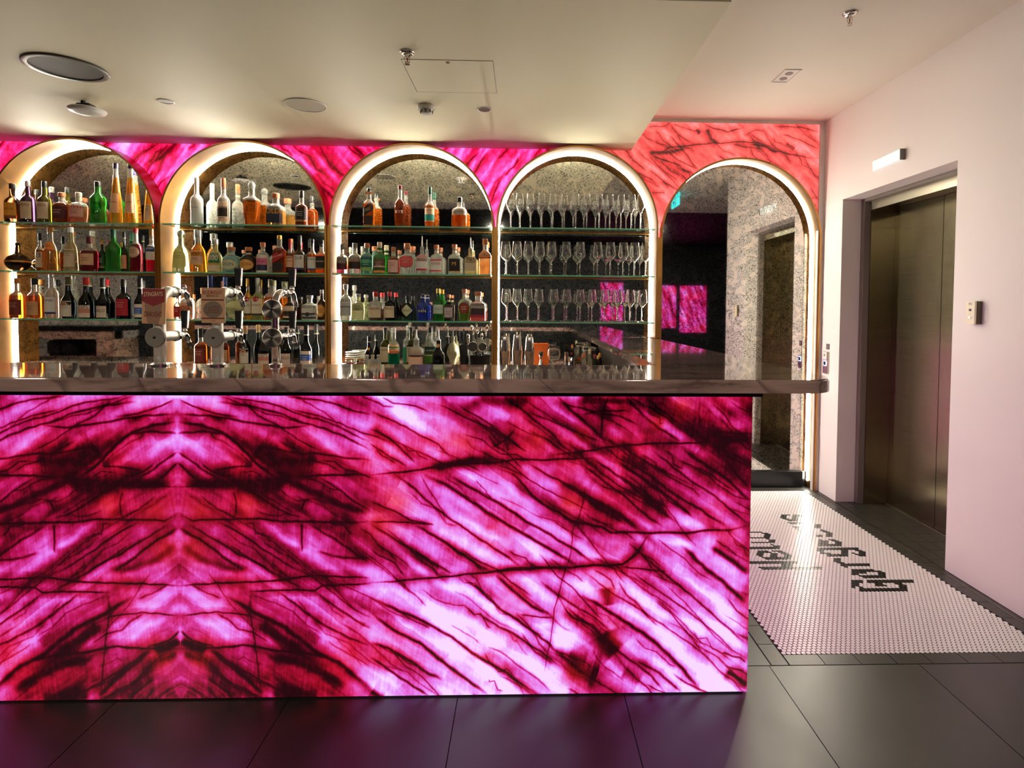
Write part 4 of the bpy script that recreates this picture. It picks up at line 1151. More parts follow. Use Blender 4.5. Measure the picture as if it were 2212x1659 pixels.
flat_text('lettering', 'ON OFF', .014, .004, lambda x, y: (-.0345, -x, y-.003), M['grey_plastic'], fp)
cb = empty('lift_call_panel', (XR, 4.205, .98), 'steel lift call panel with blue-lit square button on the wall', 'call button')
box('faceplate', -.012, -.0005, -.036, .036, -.08, .08, M['frame_steel'], cb, bevel=.001)
box('white_reader', -.018, -.0125, -.03, .03, .022, .078, M['white_plastic'], cb, bevel=.001)
mesh('reader_mark', *lathe([(-.0195, .008), (-.0182, .008)], 14, axis='x', c=(0, 0, .055)), M['grey_plastic'], cb)
box('button_ring', -.015, -.0125, -.02, .02, -.025, .015, M['blue_led'], cb)
box('button', -.017, -.0151, -.013, .013, -.018, .008, M['black'], cb)
np_ = empty('notice_plate', (XR, 4.19, 1.098), 'tiny dark notice plate above the lift call panel', 'sign')
box('plate', -.004, -.0005, -.02, .02, -.02, .02, mat('notice_plate', (66, 50, 60), .5), np_)
for k in range(3):
    flat_text('lettering', ['IN CASE', 'OF FIRE', 'DO NOT'][k], .03, .007, lambda x, y, k=k: (-.0045, -x, y+.011-.011*k), M['white_plastic'], np_)

# ------------------------------------------------------------------ ceiling fittings
def disc(name, r, z0, z1, m, parent, n=40, c=(0, 0)):
    return mesh(name, *lathe([(z0, r), (z1, r)], n, c=(c[0], c[1], 0)), m, parent, smooth=True, sharp=40)
def ring(name, r0, r1, z0, z1, m, parent, n=48):
    prof = [(z1, r0), (z0, r0+.002), (z0, r1-.003), (z0+.002, r1), (z1, r1)]
    return mesh(name, *lathe(prof, n, caps=False), m, parent, smooth=True, sharp=40)
grille_dark = mat('dark_speaker_grille', (26, 27, 22), .6)
gt = NT(grille_dark); gt.bump(gt.noise(gt.coord(), 500, 1), .3, .001)
rim_dark = mat('dark_speaker_rim', (60, 58, 48), .4)
sp = empty('ceiling_speaker', (-2.255, 2.97, ZS), 'large round dark-grilled speaker recessed in the cream soffit', 'speaker')
ring('rim', .145, .172, -.008, -.0003, rim_dark, sp)
disc('grille', .145, -.004, -.0004, grille_dark, sp, 48)
sp = empty('ceiling_speaker', (-1.268, 3.445, ZS), 'flat round white speaker grille in the cream soffit', 'speaker')
ring('rim', .108, .115, -.006, -.0003, M['white_plastic'], sp)
disc('grille', .108, -.004, -.0004, mat('pale_speaker_grille', (186, 178, 158), .6), sp, 48)
for k, (x, y) in enumerate(((-2.05, 3.425), (-.24, 3.468))):
    dl = empty('recessed_downlight', (x, y, ZS), ['small round downlight near the hanging wireless unit', 'small round downlight beside the ceiling access hatch'][k], 'downlight', 'small round downlights')
    ring('rim', .036, .044, -.004, -.0003, M['white_plastic'], dl, 28)
    disc('baffle', .036, -.0015, -.0004, mat('downlight_baffle', (92, 84, 60), .5), dl, 28)
def sprinkler(loc, label):
    s = empty('fire_sprinkler', loc, label, 'sprinkler', 'fire sprinklers')
    mesh('escutcheon', *lathe([(-.012, .018), (-.010, .026), (-.004, .033), (-.0004, .034)], 24), M['chrome'], s, smooth=True)
    mesh('stem', *lathe([(-.03, .006), (-.012, .009)], 12), M['chrome'], s)
    for sx in (-1, 1):
        mesh('frame_arm', *tube([(sx*.007, 0, -.014), (sx*.013, 0, -.030), (sx*.009, 0, -.046), (0, 0, -.053)], .0025, 6), M['chrome'], s)
    mesh('glass_bulb', *lathe([(-.046, .0025), (-.03, .0032)], 8), mat('red_bulb', (180, 30, 20), .2), s)
    mesh('deflector', *lathe([(-.057, .012), (-.054, .012)], 16), M['chrome'], s)
sprinkler((-.54, 2.717, ZS), 'chrome fire sprinkler on the soffit beside the access hatch')
sprinkler((1.526, 2.748, ZC), 'chrome fire sprinkler on the lobby ceiling')
ht = empty('access_hatch', (-.37, 3.002, ZS), 'flush square ceiling access hatch with hairline edges', 'hatch')
box('panel', -.214, .214, -.203, .203, -.0012, -.0004, M['soffit'], ht)
v, f = join(boxgeo(-.216, .216, -.205, -.2035, -.0014, -.0003), boxgeo(-.216, .216, .2035, .205, -.0014, -.0003), boxgeo(-.216, -.2145, -.2035, .2035, -.0014, -.0003), boxgeo(.2145, .216, -.2035, .2035, -.0014, -.0003))
mesh('edge_gap', v, f, M['black'], ht)
ring('key_lock', .007, .009, -.003, -.0013, M['grey_plastic'], ht, 16).location = (0, -.18, 0)
sm = empty('smoke_detector', (-.571, 3.43, ZS), 'white dome smoke detector on the soffit', 'smoke detector')
mesh('base', *lathe([(-.022, .05), (-.004, .052), (-.0004, .05)], 28), M['white_plastic'], sm, smooth=True, sharp=40)
mesh('chamber', *lathe([(-.05, .022), (-.047, .03), (-.03, .034), (-.022, .036)], 28), M['white_plastic'], sm, smooth=True, sharp=40)
for k in range(8):
    a = k*math.pi/4
    box('vent_slot', -.006, .006, -.037, -.032, -.042, -.026, M['grey_plastic'], sm).rotation_euler.z = a
ap = empty('wireless_access_point', (-2.50, 3.44, ZS), 'white oval wireless unit hanging under a dark bracket on the soffit', 'access point')
mesh('cover', *lathe([(-.075, .02), (-.072, .06), (-.062, .088), (-.052, .093), (-.048, .088)], 36), M['white_plastic'], ap, smooth=True, sharp=50)
box('bracket', -.045, .03, -.03, .03, -.048, -.02, M['black'], ap, bevel=.004)
box('cable', -.03, -.015, -.01, .01, -.02, -.0004, M['rubber'], ap)
flat_text('lettering', 'aruba', .03, .008, lambda x, y: (x, y, -.0756), M['grey_plastic'], ap).rotation_euler = (0, 0, 0)
em = empty('emergency_twin_light', (1.56, 3.488, ZC), 'small rectangular white emergency light with two round lenses in lobby ceiling', 'emergency light')
v, f = join(boxgeo(-.05, .05, -.096, -.088, -.005, -.0003), boxgeo(-.05, .05, .088, .096, -.005, -.0003), boxgeo(-.05, -.042, -.088, .088, -.005, -.0003), boxgeo(.042, .05, -.088, .088, -.005, -.0003))
mesh('frame', v, f, M['white_plastic'], em)
box('tray', -.042, .042, -.088, .088, -.0016, -.0004, M['white_plastic'], em)
for s in (-1, 1):
    disc('lens', .022, -.004, -.0017, M['grey_plastic'], em, 20, c=(0, s*.038))
# things seen only in the mirrors
ex = empty('exit_sign', (1.84, 1.7, 2.69), 'teal glowing exit sign hanging from the lobby ceiling, seen in the tall mirror', 'exit sign')
box('panel', -.01, .01, -.16, .16, -.075, .07, M['teal'], ex)
for sx in (-1, 1):
    flat_text('lettering', 'EXIT', .2, .07, lambda x, y, sx=sx: (sx*.0108, sx*x, y), M['white_plastic'], ex)
for k, (x0, x1, z0, z1) in enumerate(((2.95, 3.42, .95, 1.9), (3.5, 4.1, .85, 1.9), (1.7, 2.2, 1.1, 1.95))):
    u = np.linspace(0, x1-x0, 60); w = np.linspace(0, z1-z0, 80)
    Ua, Va = np.meshgrid(u, w, indexing='ij')
    aa, bb = rot2(Ua, Va, 1.2)
    gg = .45+.4*value_noise(aa, bb, 3, 22, 70+k)+.3*value_noise(aa, bb, 8, 40, 75+k)
    op = empty('onyx_feature_panel', (x0, -4.198, z0), ['narrow glowing magenta onyx panel across the room seen in the mirror', 'wide glowing magenta onyx panel across the room seen in the mirror', 'glowing magenta onyx panel opposite the wine-glass alcove'][k], 'wall panel', 'onyx panels across the room')
    grid_panel('stone', Ua, Va, (Ua[::-1]*1, 0*Ua, Va), np.clip(gg, 0, 1), M['onyx'], op)

# ------------------------------------------------------------------ beer taps
frost = mat('frosted_steel', (214, 212, 202), .42, .7)
ft = NT(frost); ft.bump(ft.noise(ft.coord(), 140, 3), .35, .001)
badge_tan = mat('badge_tan', (196, 150, 112), .45)
badge_red = mat('badge_red', (134, 34, 36), .45)
badge_shade = mat('badge_shade', (150, 112, 88), .45)
def disc_spun(parent, z, m):
    d = mesh('medallion', *lathe([(-.031, .004), (-.0315, .0325), (-.029, .034), (-.020, .034), (-.0185, .0315)], 40, axis='y', c=(0, 0, z)), m, parent, smooth=True, sharp=35)
    mesh('medallion_screw', *lathe([(-.0345, .002), (-.034, .0042), (-.0315, .0045)], 14, axis='y', c=(0, 0, z)), M['black'], d)
    mesh('medallion_post', *lathe([(-.019, .012), (0, .012)], 14, axis='y', c=(0, 0, z)), M['chrome'], d)
def faucet(parent, z, r, cm, handle=True, hm=None, y0=0):
    p = mesh('spout_arm', *tube([(0, y0, z), (0, .06, z), (0, .1, z), (0, .13, z)], [r, r, r*.9, r*.8], 16), cm, parent, smooth=True, sharp=40)
    mesh('collar', *lathe([(.088, r*1.12), (.092, r*1.2), (.1, r*1.2), (.104, r*1.1)], 18, axis='y', c=(0, 0, z)), M['chrome'], p, smooth=True, sharp=40)
    b = mesh('faucet_body', *tube([(0, .125, z), (0, .15, z+.004), (0, .165, z-.004), (0, .172, z-.02)], [.010, .011, .010, .009], 12), M['chrome'], parent, smooth=True)
    mesh('nozzle', *tube([(0, .168, z-.012), (0, .182, z-.032), (0, .19, z-.052)], [.009, .009, .007], 12), M['chrome'], b, smooth=True)
    mesh('lever_ball', *lathe([(.006, .006), (.012, .0095), (.018, .010), (.024, .007), (.03, .006)], 12, c=(0, .152, z)), M['chrome'], b, smooth=True)
    if handle:
        def taper(w0, w1, t, z0, z1, yc):
            v = []
            for zz, w in ((z0, w0), (z1, w1)):
                v += [(-w, yc-t, z+zz), (w, yc-t, z+zz), (w, yc+t, z+zz), (-w, yc+t, z+zz)]
            return v, list(BOXF)
        h = mesh('tap_handle', *taper(.0095, .0135, .006, .026, .094, .156), hm or M['chrome'], parent)
        mesh('handle_inlay', *taper(.0078, .0115, .002, .030, .091, .1475), M['rubber'], h)
def tower(x, r, cm, label, dm, upper_disc=True):
    t = empty('beer_tap', (x*.963, 2.10, ZTOP), label, 'beer tap', 'beer taps on the bar')
    zt = 1.413-ZTOP
    path = [(0, 0, 0), (0, 0, .1), (0, 0, .18)]
    for k in range(1, 9):
        a = k*math.pi/16
        path.append((0, .055*(1-math.cos(a)), zt-.055+.055*math.sin(a)))
    mesh('column', *tube(path, r, 20), cm, t, smooth=True)
    mesh('base_flange', *lathe([(.0003, r*1.9), (.006, r*1.9), (.009, r*1.2), (.012, r*1.02)], 24), M['chrome'], t, smooth=True, sharp=40)
    disc_spun(t, 1.251-ZTOP, dm)
    if upper_disc:
        disc_spun(t, 1.352-ZTOP, dm)
    faucet(t, zt, r*.9, cm, handle=(x > -1.2), y0=.05)
    faucet(t, 1.251-ZTOP, r*.9, cm)
    return t
spun_dark = mat('spun_metal_dark', (128, 120, 110), .5, .45)
spun = mat('spun_metal', (160, 152, 142), .28, 1)
st_ = NT(spun); tg = st_.n('Tangent', direction_type='RADIAL', axis='Y')
st_.link(tg.outputs[0], st_.b.inputs['Tangent']); st_.b.inputs['Anisotropic'].default_value = .85
def badge(t, w, h, zc, tilt=0):
    bd = bpy.data.objects.new('badge', None)
    bd.location = (0, -.036, zc-ZTOP)
    bd.rotation_euler = (0, tilt, 0)
    link(bd, t)
    box('plate', -w/2, w/2, -.004, .003, -h/2, h/2, badge_tan, bd, bevel=.0015)
    return bd
t1 = tower(-1.34, .0195, frost, 'frosted beer tap with red and tan stingray draught badge', spun_dark, False)
b1 = badge(t1, .080, .123, 1.36, .03)
b1.location.x = .004
yb = -.0046
mesh('red_field', [(-.0385, yb, .06), (.0385, yb, .06), (.0385, yb, .016), (0, yb, -.0005), (-.0385, yb, .016)], [(0, 1, 2, 3, 4)], badge_red, b1)
mesh('shade_field', [(-.03, yb+.0001, .012), (.03, yb+.0001, .012), (.026, yb+.0001, -.03), (.018, yb+.0001, -.06), (-.018, yb+.0001, -.06), (-.026, yb+.0001, -.03)], [(0, 1, 2, 3, 4, 5)], badge_shade, b1)
flat_text('lettering', 'STINGRAYS', .064, .015, lambda x, y: (x, yb-.0006, y+.042+.002*math.sin((x)*40)), mat('badge_cream', (232, 200, 160), .5), b1)
flat_text('lettering', 'DRAUGHT', .060, .019, lambda x, y: (x, yb-.0006, y-.028), mat('badge_maroon', (112, 22, 26), .5), b1)
t2 = tower(-1.13, .0185, frost, 'frosted beer tap with tan lager badge in its middle', spun_dark, False)
b2 = badge(t2, .081, .123, 1.364)
b2.location.x = .005
flat_text('lettering', 'BODRIGGY', .066, .013, lambda x, y: (x, yb-.0006, y+.045), badge_red, b2)
flat_text('lettering', 'BREWING CO.', .042, .006, lambda x, y: (x, yb-.0006, y+.033), M['rubber'], b2)
for z in (.018, -.046):
    mesh('red_line', [(-.039, yb, z+.0035), (.039, yb, z+.0035), (.039, yb, z+.0015), (-.039, yb, z+.0015)], [(3, 2, 1, 0)], badge_red, b2)
    mesh('black_line', [(-.039, yb, z+.001), (.039, yb, z+.001), (.039, yb, z-.001), (-.039, yb, z-.001)], [(3, 2, 1, 0)], M['rubber'], b2)
mesh('oval', [(.033*math.cos(a), yb, .029*math.sin(a)-.0145) for a in np.linspace(0, 2*math.pi, 32, endpoint=False)], [tuple(range(32))], mat('badge_grey', (118, 104, 88), .5), b2)
flat_text('lettering', 'LAGER', .046, .026, lambda x, y: (x, yb-.0008, y-.0145), mat('badge_rust', (132, 62, 44), .5), b2)
flat_text('lettering', '0.375 ABV', .016, .003, lambda x, y: (x, yb-.0006, y-.054), M['rubber'], b2)
tower(-.92, .0128, M['chrome'], 'polished chrome beer tap with two spun metal discs and no badge', spun)
# ------------------------------------------------------------------ bottles
GL = {'brown': (52, 26, 12), 'amber': (206, 104, 24), 'dkamber': (140, 56, 14), 'lamber': (226, 156, 70), 'orange': (240, 160, 40), 'gold': (226, 166, 60),
 'purple': (74, 40, 70), 'clear': (240, 242, 234), 'champ': (236, 226, 180), 'pale': (226, 230, 186), 'olive': (98, 92, 22), 'dkgreen': (24, 44, 22), 'pink': (222, 132, 104),
 'lpink': (244, 206, 192), 'green': (40, 140, 40), 'maroon': (128, 18, 40), 'red': (206, 20, 56), 'black': (16, 20, 24), 'frost': (232, 234, 228), 'paleblue': (160, 205, 210),
 'blue': (40, 66, 190), 'palegreen': (196, 208, 128), 'frostgreen': (206, 204, 150), 'bone': (176, 166, 132), 'smoke': (74, 44, 40), 'pinkclear': (222, 120, 150), 'tealclear': (150, 196, 176),
 'redamber': (160, 44, 24), 'peach': (246, 196, 140), 'blackgreen': (14, 34, 26), 'gclear': (120, 150, 70), 'redclear': (210, 120, 120), 'teal': (20, 150, 110)}
FILLED = {'amber': .62, 'dkamber': .7, 'lamber': .5, 'orange': .75, 'gold': .8, 'redamber': .7, 'pink': .6, 'maroon': .66, 'red': .42, 'teal': .42, 'pinkclear': .3, 'redclear': .35, 'smoke': .45, 'palegreen': .7, 'gclear': .5, 'peach': .5, 'lpink': .4}
CAPC = {'black': (18, 17, 18), 'amber': (190, 120, 50), 'silver': (205, 203, 198), 'gold': (200, 150, 64), 'copper': (192, 116, 76), 'cream': (226, 206, 180), 'purple': (44, 30, 76), 'white': (232, 232, 226),
 'maroon': (96, 22, 30), 'dkgreen': (16, 64, 46), 'red': (196, 34, 40), 'tan': (190, 146, 92), 'olive': (92, 88, 52), 'blue': (60, 110, 180), 'navy': (28, 46, 106), 'clear': (240, 240, 235), 'gray': (110, 108, 104),
 'frostgreen': (206, 204, 150), 'pourer': (180, 178, 172), 'ring': (200, 198, 190)}
W_, CR_, PE = (240, 236, 226), (232, 214, 186), (236, 196, 160)
# name: (z0, z1, half angle, bands, text colour, text height position, words, form)
LAB = {
 'yellow': (.1, .5, 62, [(0, .2, (150, 70, 50)), (.2, 1, (226, 160, 50))], (150, 50, 20), .62, 'yellow', 'rect'),
 'cream': (.1, .5, 60, [(0, 1, (222, 200, 168))], (60, 40, 36), .8, 'cream', 'rect'),
 'maroon': (.14, .55, 62, [(0, 1, (84, 30, 44))], (230, 210, 200), .6, 'maroon', 'rect'),
 'pink': (.14, .55, 62, [(0, .15, (190, 90, 80)), (.15, 1, (232, 170, 158))], (120, 50, 50), .6, 'pink', 'rect'),
 'peach': (.18, .5, 58, [(0, 1, (238, 188, 148))], (96, 50, 40), .55, 'peach', 'rect'),
 'orange': (.45, .66, 70, [(0, .15, (190, 84, 30)), (.15, 1, (240, 140, 50))], (120, 50, 10), .6, 'orange', 'rect'),
 'black': (.12, .52, 60, [(0, .12, (160, 110, 60)), (.12, 1, (22, 18, 18))], (224, 214, 196), .6, 'black', 'rect'),
 'tan': (.08, .42, 60, [(0, 1, (206, 158, 108))], (110, 66, 30), .6, 'tan', 'rect'),
 'creamround': (.32, .58, 60, [(0, 1, (226, 186, 150))], (90, 60, 60), .6, 'round cream', 'round'),
 'lime': (.06, .36, 62, [(0, .3, (196, 200, 140)), (.3, 1, (130, 200, 50))], (30, 60, 20), .6, 'lime', 'rect'),
 'whiteblue': (.28, .62, 74, [(0, .55, W_), (.55, .6, (28, 60, 130)), (.6, .92, (30, 76, 150)), (.92, 1, W_)], W_, .76, 'white and blue', 'rect'),
 'brownred': (.08, .46, 62, [(0, 1, (120, 44, 32))], (230, 190, 150), .7, 'rust', 'rect'),
 'white': (.1, .48, 62, [(0, .12, (40, 60, 130)), (.12, 1, (236, 232, 222))], (40, 50, 90), .8, 'white', 'rect'),
 'creamart': (.05, .42, 56, [(0, 1, (228, 216, 196))], (90, 70, 60), .7, 'cream art', 'art'),
 'creampink': (.03, .33, 58, [(0, .35, (232, 208, 186)), (.35, .7, (216, 140, 120)), (.7, 1, (234, 214, 194))], (90, 60, 50), .86, 'pink and cream', 'rect'),
 'gold': (.08, .42, 60, [(0, 1, (186, 150, 70))], (90, 60, 20), .6, 'gold', 'rect'),
 'creamlow': (.03, .31, 58, [(0, 1, (234, 208, 186))], (60, 50, 46), .6, 'plain cream', 'rect'),
 'red': (.08, .5, 62, [(0, 1, (190, 34, 44))], (244, 220, 210), .7, 'red', 'rect'),
 'creamblue': (.04, .36, 58, [(0, .25, (230, 212, 190)), (.25, .74, (44, 88, 170)), (.74, 1, (232, 214, 196))], (230, 230, 240), .5, 'blue and cream', 'rect'),
 'creamblack': (.08, .58, 58, [(0, .2, (220, 190, 160)), (.2, .55, (40, 34, 34)), (.55, .62, (150, 120, 96)), (.62, 1, (228, 204, 176))], (50, 40, 40), .3, 'black and cream', 'rect'),
 'navy': (.07, .62, 66, [(0, 1, (32, 40, 62))], (220, 170, 90), .66, 'navy', 'rect'),
 'bluewhite': (.1, .44, 60, [(0, .45, (226, 220, 190)), (.45, 1, (110, 140, 200))], (60, 70, 120), .7, 'blue and white', 'rect'),
 'lemon': (.1, .56, 56, [(0, 1, (226, 222, 130))], (120, 120, 50), .7, 'lemon-yellow', 'arch'),
 'green': (.05, .58, 58, [(0, .32, (232, 206, 170)), (.32, .44, (200, 160, 80)), (.44, 1, (56, 120, 52))], (240, 236, 220), .72, 'green', 'rect'),
 'limeround': (.1, .52, 58, [(0, 1, (214, 216, 176))], (60, 80, 130), .55, 'round pale', 'round'),
 'orangeround': (.1, .52, 58, [(0, 1, (240, 180, 90))], (140, 60, 30), .55, 'round orange', 'round'),
 'pinknavy': (.02, .6, 62, [(0, .1, (226, 214, 200)), (.1, .42, (40, 46, 76)), (.42, .8, (224, 120, 150)), (.8, 1, (226, 214, 200))], (70, 50, 90), .62, 'pink and navy', 'rect'),
 'reddiag': (.34, .56, 62, [(0, 1, (190, 40, 44))], (250, 220, 190), .5, 'slanted red', 'diag'),
 'blackdiag': (.34, .56, 62, [(0, 1, (34, 30, 26))], (220, 180, 120), .5, 'slanted black', 'diag'),
 'orangepink': (.1, .52, 64, [(0, .3, (232, 160, 120)), (.3, .8, (238, 140, 96)), (.8, 1, (240, 190, 160))], (90, 40, 30), .56, 'salmon', 'rect'),
 'creamred': (.1, .5, 62, [(0, .12, (60, 50, 40)), (.12, 1, (238, 228, 204))], (40, 30, 30), .62, 'cream', 'dot'),
 'whiteart': (.06, .62, 64, [(0, .12, (40, 40, 40)), (.12, .28, (232, 228, 216)), (.28, .4, (60, 58, 56)), (.4, 1, (226, 222, 210))], (20, 20, 20), .2, 'white art', 'dot2'),
 'peachteal': (.14, .56, 64, [(0, .06, (210, 150, 90)), (.06, .42, (20, 150, 140)), (.42, 1, (244, 200, 160))], (90, 60, 40), .66, 'peach and teal', 'rect'),
 'graytop': (.4, .58, 60, [(0, 1, (176, 168, 152))], (50, 44, 40), .55, 'grey', 'rect'),
 'brownblack': (.16, .6, 64, [(0, 1, (44, 28, 24))], (220, 120, 60), .6, 'dark brown', 'rect'),
 'teal': (.1, .66, 62, [(0, .2, (140, 180, 90)), (.2, .45, (30, 100, 90)), (.45, .62, (60, 180, 120)), (.62, 1, (36, 90, 100))], (220, 240, 180), .53, 'teal', 'rect'),
 'brownpink': (.04, .46, 64, [(0, .16, (240, 150, 80)), (.16, .4, (60, 80, 30)), (.4, .5, (220, 180, 170)), (.5, 1, (110, 70, 60))], (220, 200, 180), .7, 'brown and pink', 'rect'),
 'pinkcream': (.06, .52, 60, [(0, 1, (240, 190, 180))], (170, 60, 60), .7, 'pale pink', 'rect'),
 'coral': (.2, .6, 60, [(0, .14, (240, 170, 150)), (.14, 1, (220, 84, 84))], (240, 200, 190), .6, 'coral', 'round'),
 'whitered': (.1, .5, 60, [(0, .12, (210, 60, 80)), (.12, .88, (246, 240, 232)), (.88, 1, (214, 70, 84))], (200, 60, 50), .66, 'white and red', 'rect'),
 'blackgold': (.08, .52, 62, [(0, .08, (190, 150, 70)), (.08, 1, (22, 22, 22))], (210, 150, 60), .62, 'black', 'rect'),
 'gray': (.12, .6, 62, [(0, .5, (190, 192, 186)), (.5, .55, (90, 92, 92)), (.55, 1, (206, 208, 202))], (90, 92, 96), .75, 'grey', 'rect'),
 'ivory': (.06, .66, 60, [(0, 1, (236, 230, 176))], (40, 40, 30), .7, 'ivory', 'rect'),
 'creamsq': (.1, .5, 58, [(0, 1, (232, 212, 176))], (40, 34, 30), .78, 'square cream', 'rect'),
 'diamond': (.16, .64, 62, [(0, 1, (214, 214, 170))], (60, 70, 50), .5, 'cream diamond', 'diamond'),
 'palegreen': (.2, .5, 64, [(0, .08, (60, 110, 70)), (.08, 1, (206, 220, 200))], (60, 90, 90), .55, 'pale green', 'rect'),
 'lilac': (.1, .54, 58, [(0, .08, (90, 70, 80)), (.08, .92, (206, 184, 190)), (.92, 1, (90, 70, 80))], (90, 70, 90), .5, 'lilac', 'rect'),
 'redround': (.22, .58, 56, [(0, 1, (150, 50, 46))], (240, 220, 190), .55, 'round red', 'round'),
 'darkred': (.12, .6, 66, [(0, .2, (170, 40, 60)), (.2, 1, (60, 34, 40))], (236, 214, 200), .74, 'dark red', 'rect'),
 'seal': (.52, .62, 40, [(0, 1, (214, 150, 60))], (90, 50, 10), .5, 'round gold', 'round'),
 'floral': (.36, .58, 66, [(0, .3, (220, 110, 60)), (.3, .6, (240, 200, 150)), (.6, .8, (80, 150, 70)), (.8, 1, (236, 170, 120))], (90, 60, 30), .6, 'floral', 'rect'),
 'pinksq': (.06, .52, 52, [(0, 1, (234, 190, 160))], (110, 50, 40), .55, 'peach', 'rect'),
 'dkgreen': (.1, .5, 66, [(0, .4, (70, 130, 40)), (.4, .5, (190, 190, 120)), (.5, 1, (22, 54, 34))], (220, 220, 180), .76, 'dark green', 'rect'),
}
PROF = {
 'spirit': [(0, .9), (.012, 1), (.56, 1), (.62, .93), (.67, .72), (.71, .46), (.75, .37), (1, .35)],
 'wine': [(0, .92), (.012, 1), (.44, 1), (.52, .9), (.6, .66), (.67, .47), (.74, .39), (1, .37)],
 'cone': [(0, .94), (.01, 1), (.3, .84), (.6, .58), (.84, .40), (.87, .34), (1, .33)],
 'squat': [(0, .92), (.02, 1), (.56, 1), (.64, .94), (.7, .74), (.74, .42), (.78, .32), (1, .31)],
 'bell': [(0, .92), (.015, 1), (.1, .97), (.5, .86), (.6, .74), (.68, .5), (.74, .36), (1, .33)],
 'waist': [(0, .92), (.015, 1), (.16, .95), (.32, .88), (.5, .98), (.62, 1), (.68, .85), (.76, .5), (.8, .38), (1, .35)],
 'square': [(0, .94), (.012, 1), (.6, 1), (.65, .92), (.7, .6), (.74, .42), (.78, .36), (1, .35)],
 'taper': [(0, .78), (.012, .84), (.62, 1), (.67, .95), (.72, .55), (.76, .36), (1, .34)],
 'ball': [(0, .3), (.03, .5), (.12, .82), (.24, .98), (.32, 1), (.4, .97), (.52, .8), (.6, .5), (.66, .26), (.8, .2), (1, .18)],
 'mini': [(0, .94), (.02, 1), (.66, 1), (.74, .8), (.78, .55), (1, .5)],
}
SHAPEW = {'spirit': 'round', 'wine': 'wine', 'cone': 'tapering', 'squat': 'squat', 'bell': 'bell-shaped', 'waist': 'waisted', 'square': 'square', 'taper': 'flared square', 'ball': 'ball-shaped', 'mini': 'miniature', 'skull': 'skull-shaped'}
GLW = {'dkamber': 'deep-amber', 'lamber': 'light-amber', 'champ': 'champagne-coloured', 'pale': 'pale-yellow', 'dkgreen': 'dark-green', 'lpink': 'pale-pink', 'frost': 'frosted white', 'paleblue': 'pale-blue',
 'palegreen': 'pale-green', 'frostgreen': 'frosted greenish', 'bone': 'bone-coloured', 'smoke': 'brown-tinted', 'pinkclear': 'rose-tinted', 'tealclear': 'pale-teal', 'redamber': 'red-amber', 'blackgreen': 'green-black', 'gclear': 'leaf-green', 'redclear': 'berry-tinted'}
SHELFW = {'t': 'top shelf', 'm': 'middle shelf', 'l': 'lowest shelf', 'b': 'bench'}
ALCW = {'A1': 'alcove farthest from wine glasses', 'A2': 'middle bottle alcove', 'A3': 'alcove beside wine glasses'}
BASEZ = {'t': 1.94, 'm': 1.602, 'l': 1.268, 'b': .9397}

def prof_r(prof, t):
    for (a, ra), (b, rb) in zip(prof, prof[1:]):
        if a <= t <= b:
            return ra+(rb-ra)*(t-a)/(b-a+1e-9)
    return prof[-1][1]

def skull_geo(w, h, n=36, rows=30):
    V, F = [], []
    g = lambda X, Z, x0, z0, s: math.exp(-((X-x0)**2+(Z-z0)**2)/s)
    for j in range(rows+1):
        ph = math.pi*j/rows
        for i in range(n):
            a = 2*math.pi*i/n
            x, y_, z = math.sin(ph)*math.cos(a), math.sin(ph)*math.sin(a), -math.cos(ph)
            k = 1.0
            if z < .05:
                k = 1-.34*min(1, (.05-z)/.45)                              # cheeks run in to a narrow jaw
            if z < -.55:
                k *= 1+.30*min(1, (-.55-z)/.3)                             # squared chin
            X, Y_, Z = x*k, y_*k*1.02, z
            if y_ < .1:                                                    # face: sockets, nose, brow, cheekbones, teeth
                Y_ += .55*(g(X, Z, -.36, -.04, .035)+g(X, Z, .36, -.04, .035))
                Y_ += .34*g(X, Z, 0, -.38, .016)
                Y_ -= .14*g(X, Z, -.36, .26, .05)+.14*g(X, Z, .36, .26, .05)
                Y_ -= .16*(g(X, Z, -.55, -.36, .03)+g(X, Z, .55, -.36, .03))
                Y_ -= .12*math.exp(-(Z+.68)**2/.02)*(1 if abs(X) < .42 else .3)+(.05 if abs(Z+.68) < .1 and int((X+2)*16) % 2 else 0)
            V.append((X*w/2, Y_*w/2, (Z+1)/2*h))
    for j in range(rows):
        for i in range(n):
            F.append((j*n+i, j*n+(i+1) % n, (j+1)*n+(i+1) % n, (j+1)*n+i))
    return V, F

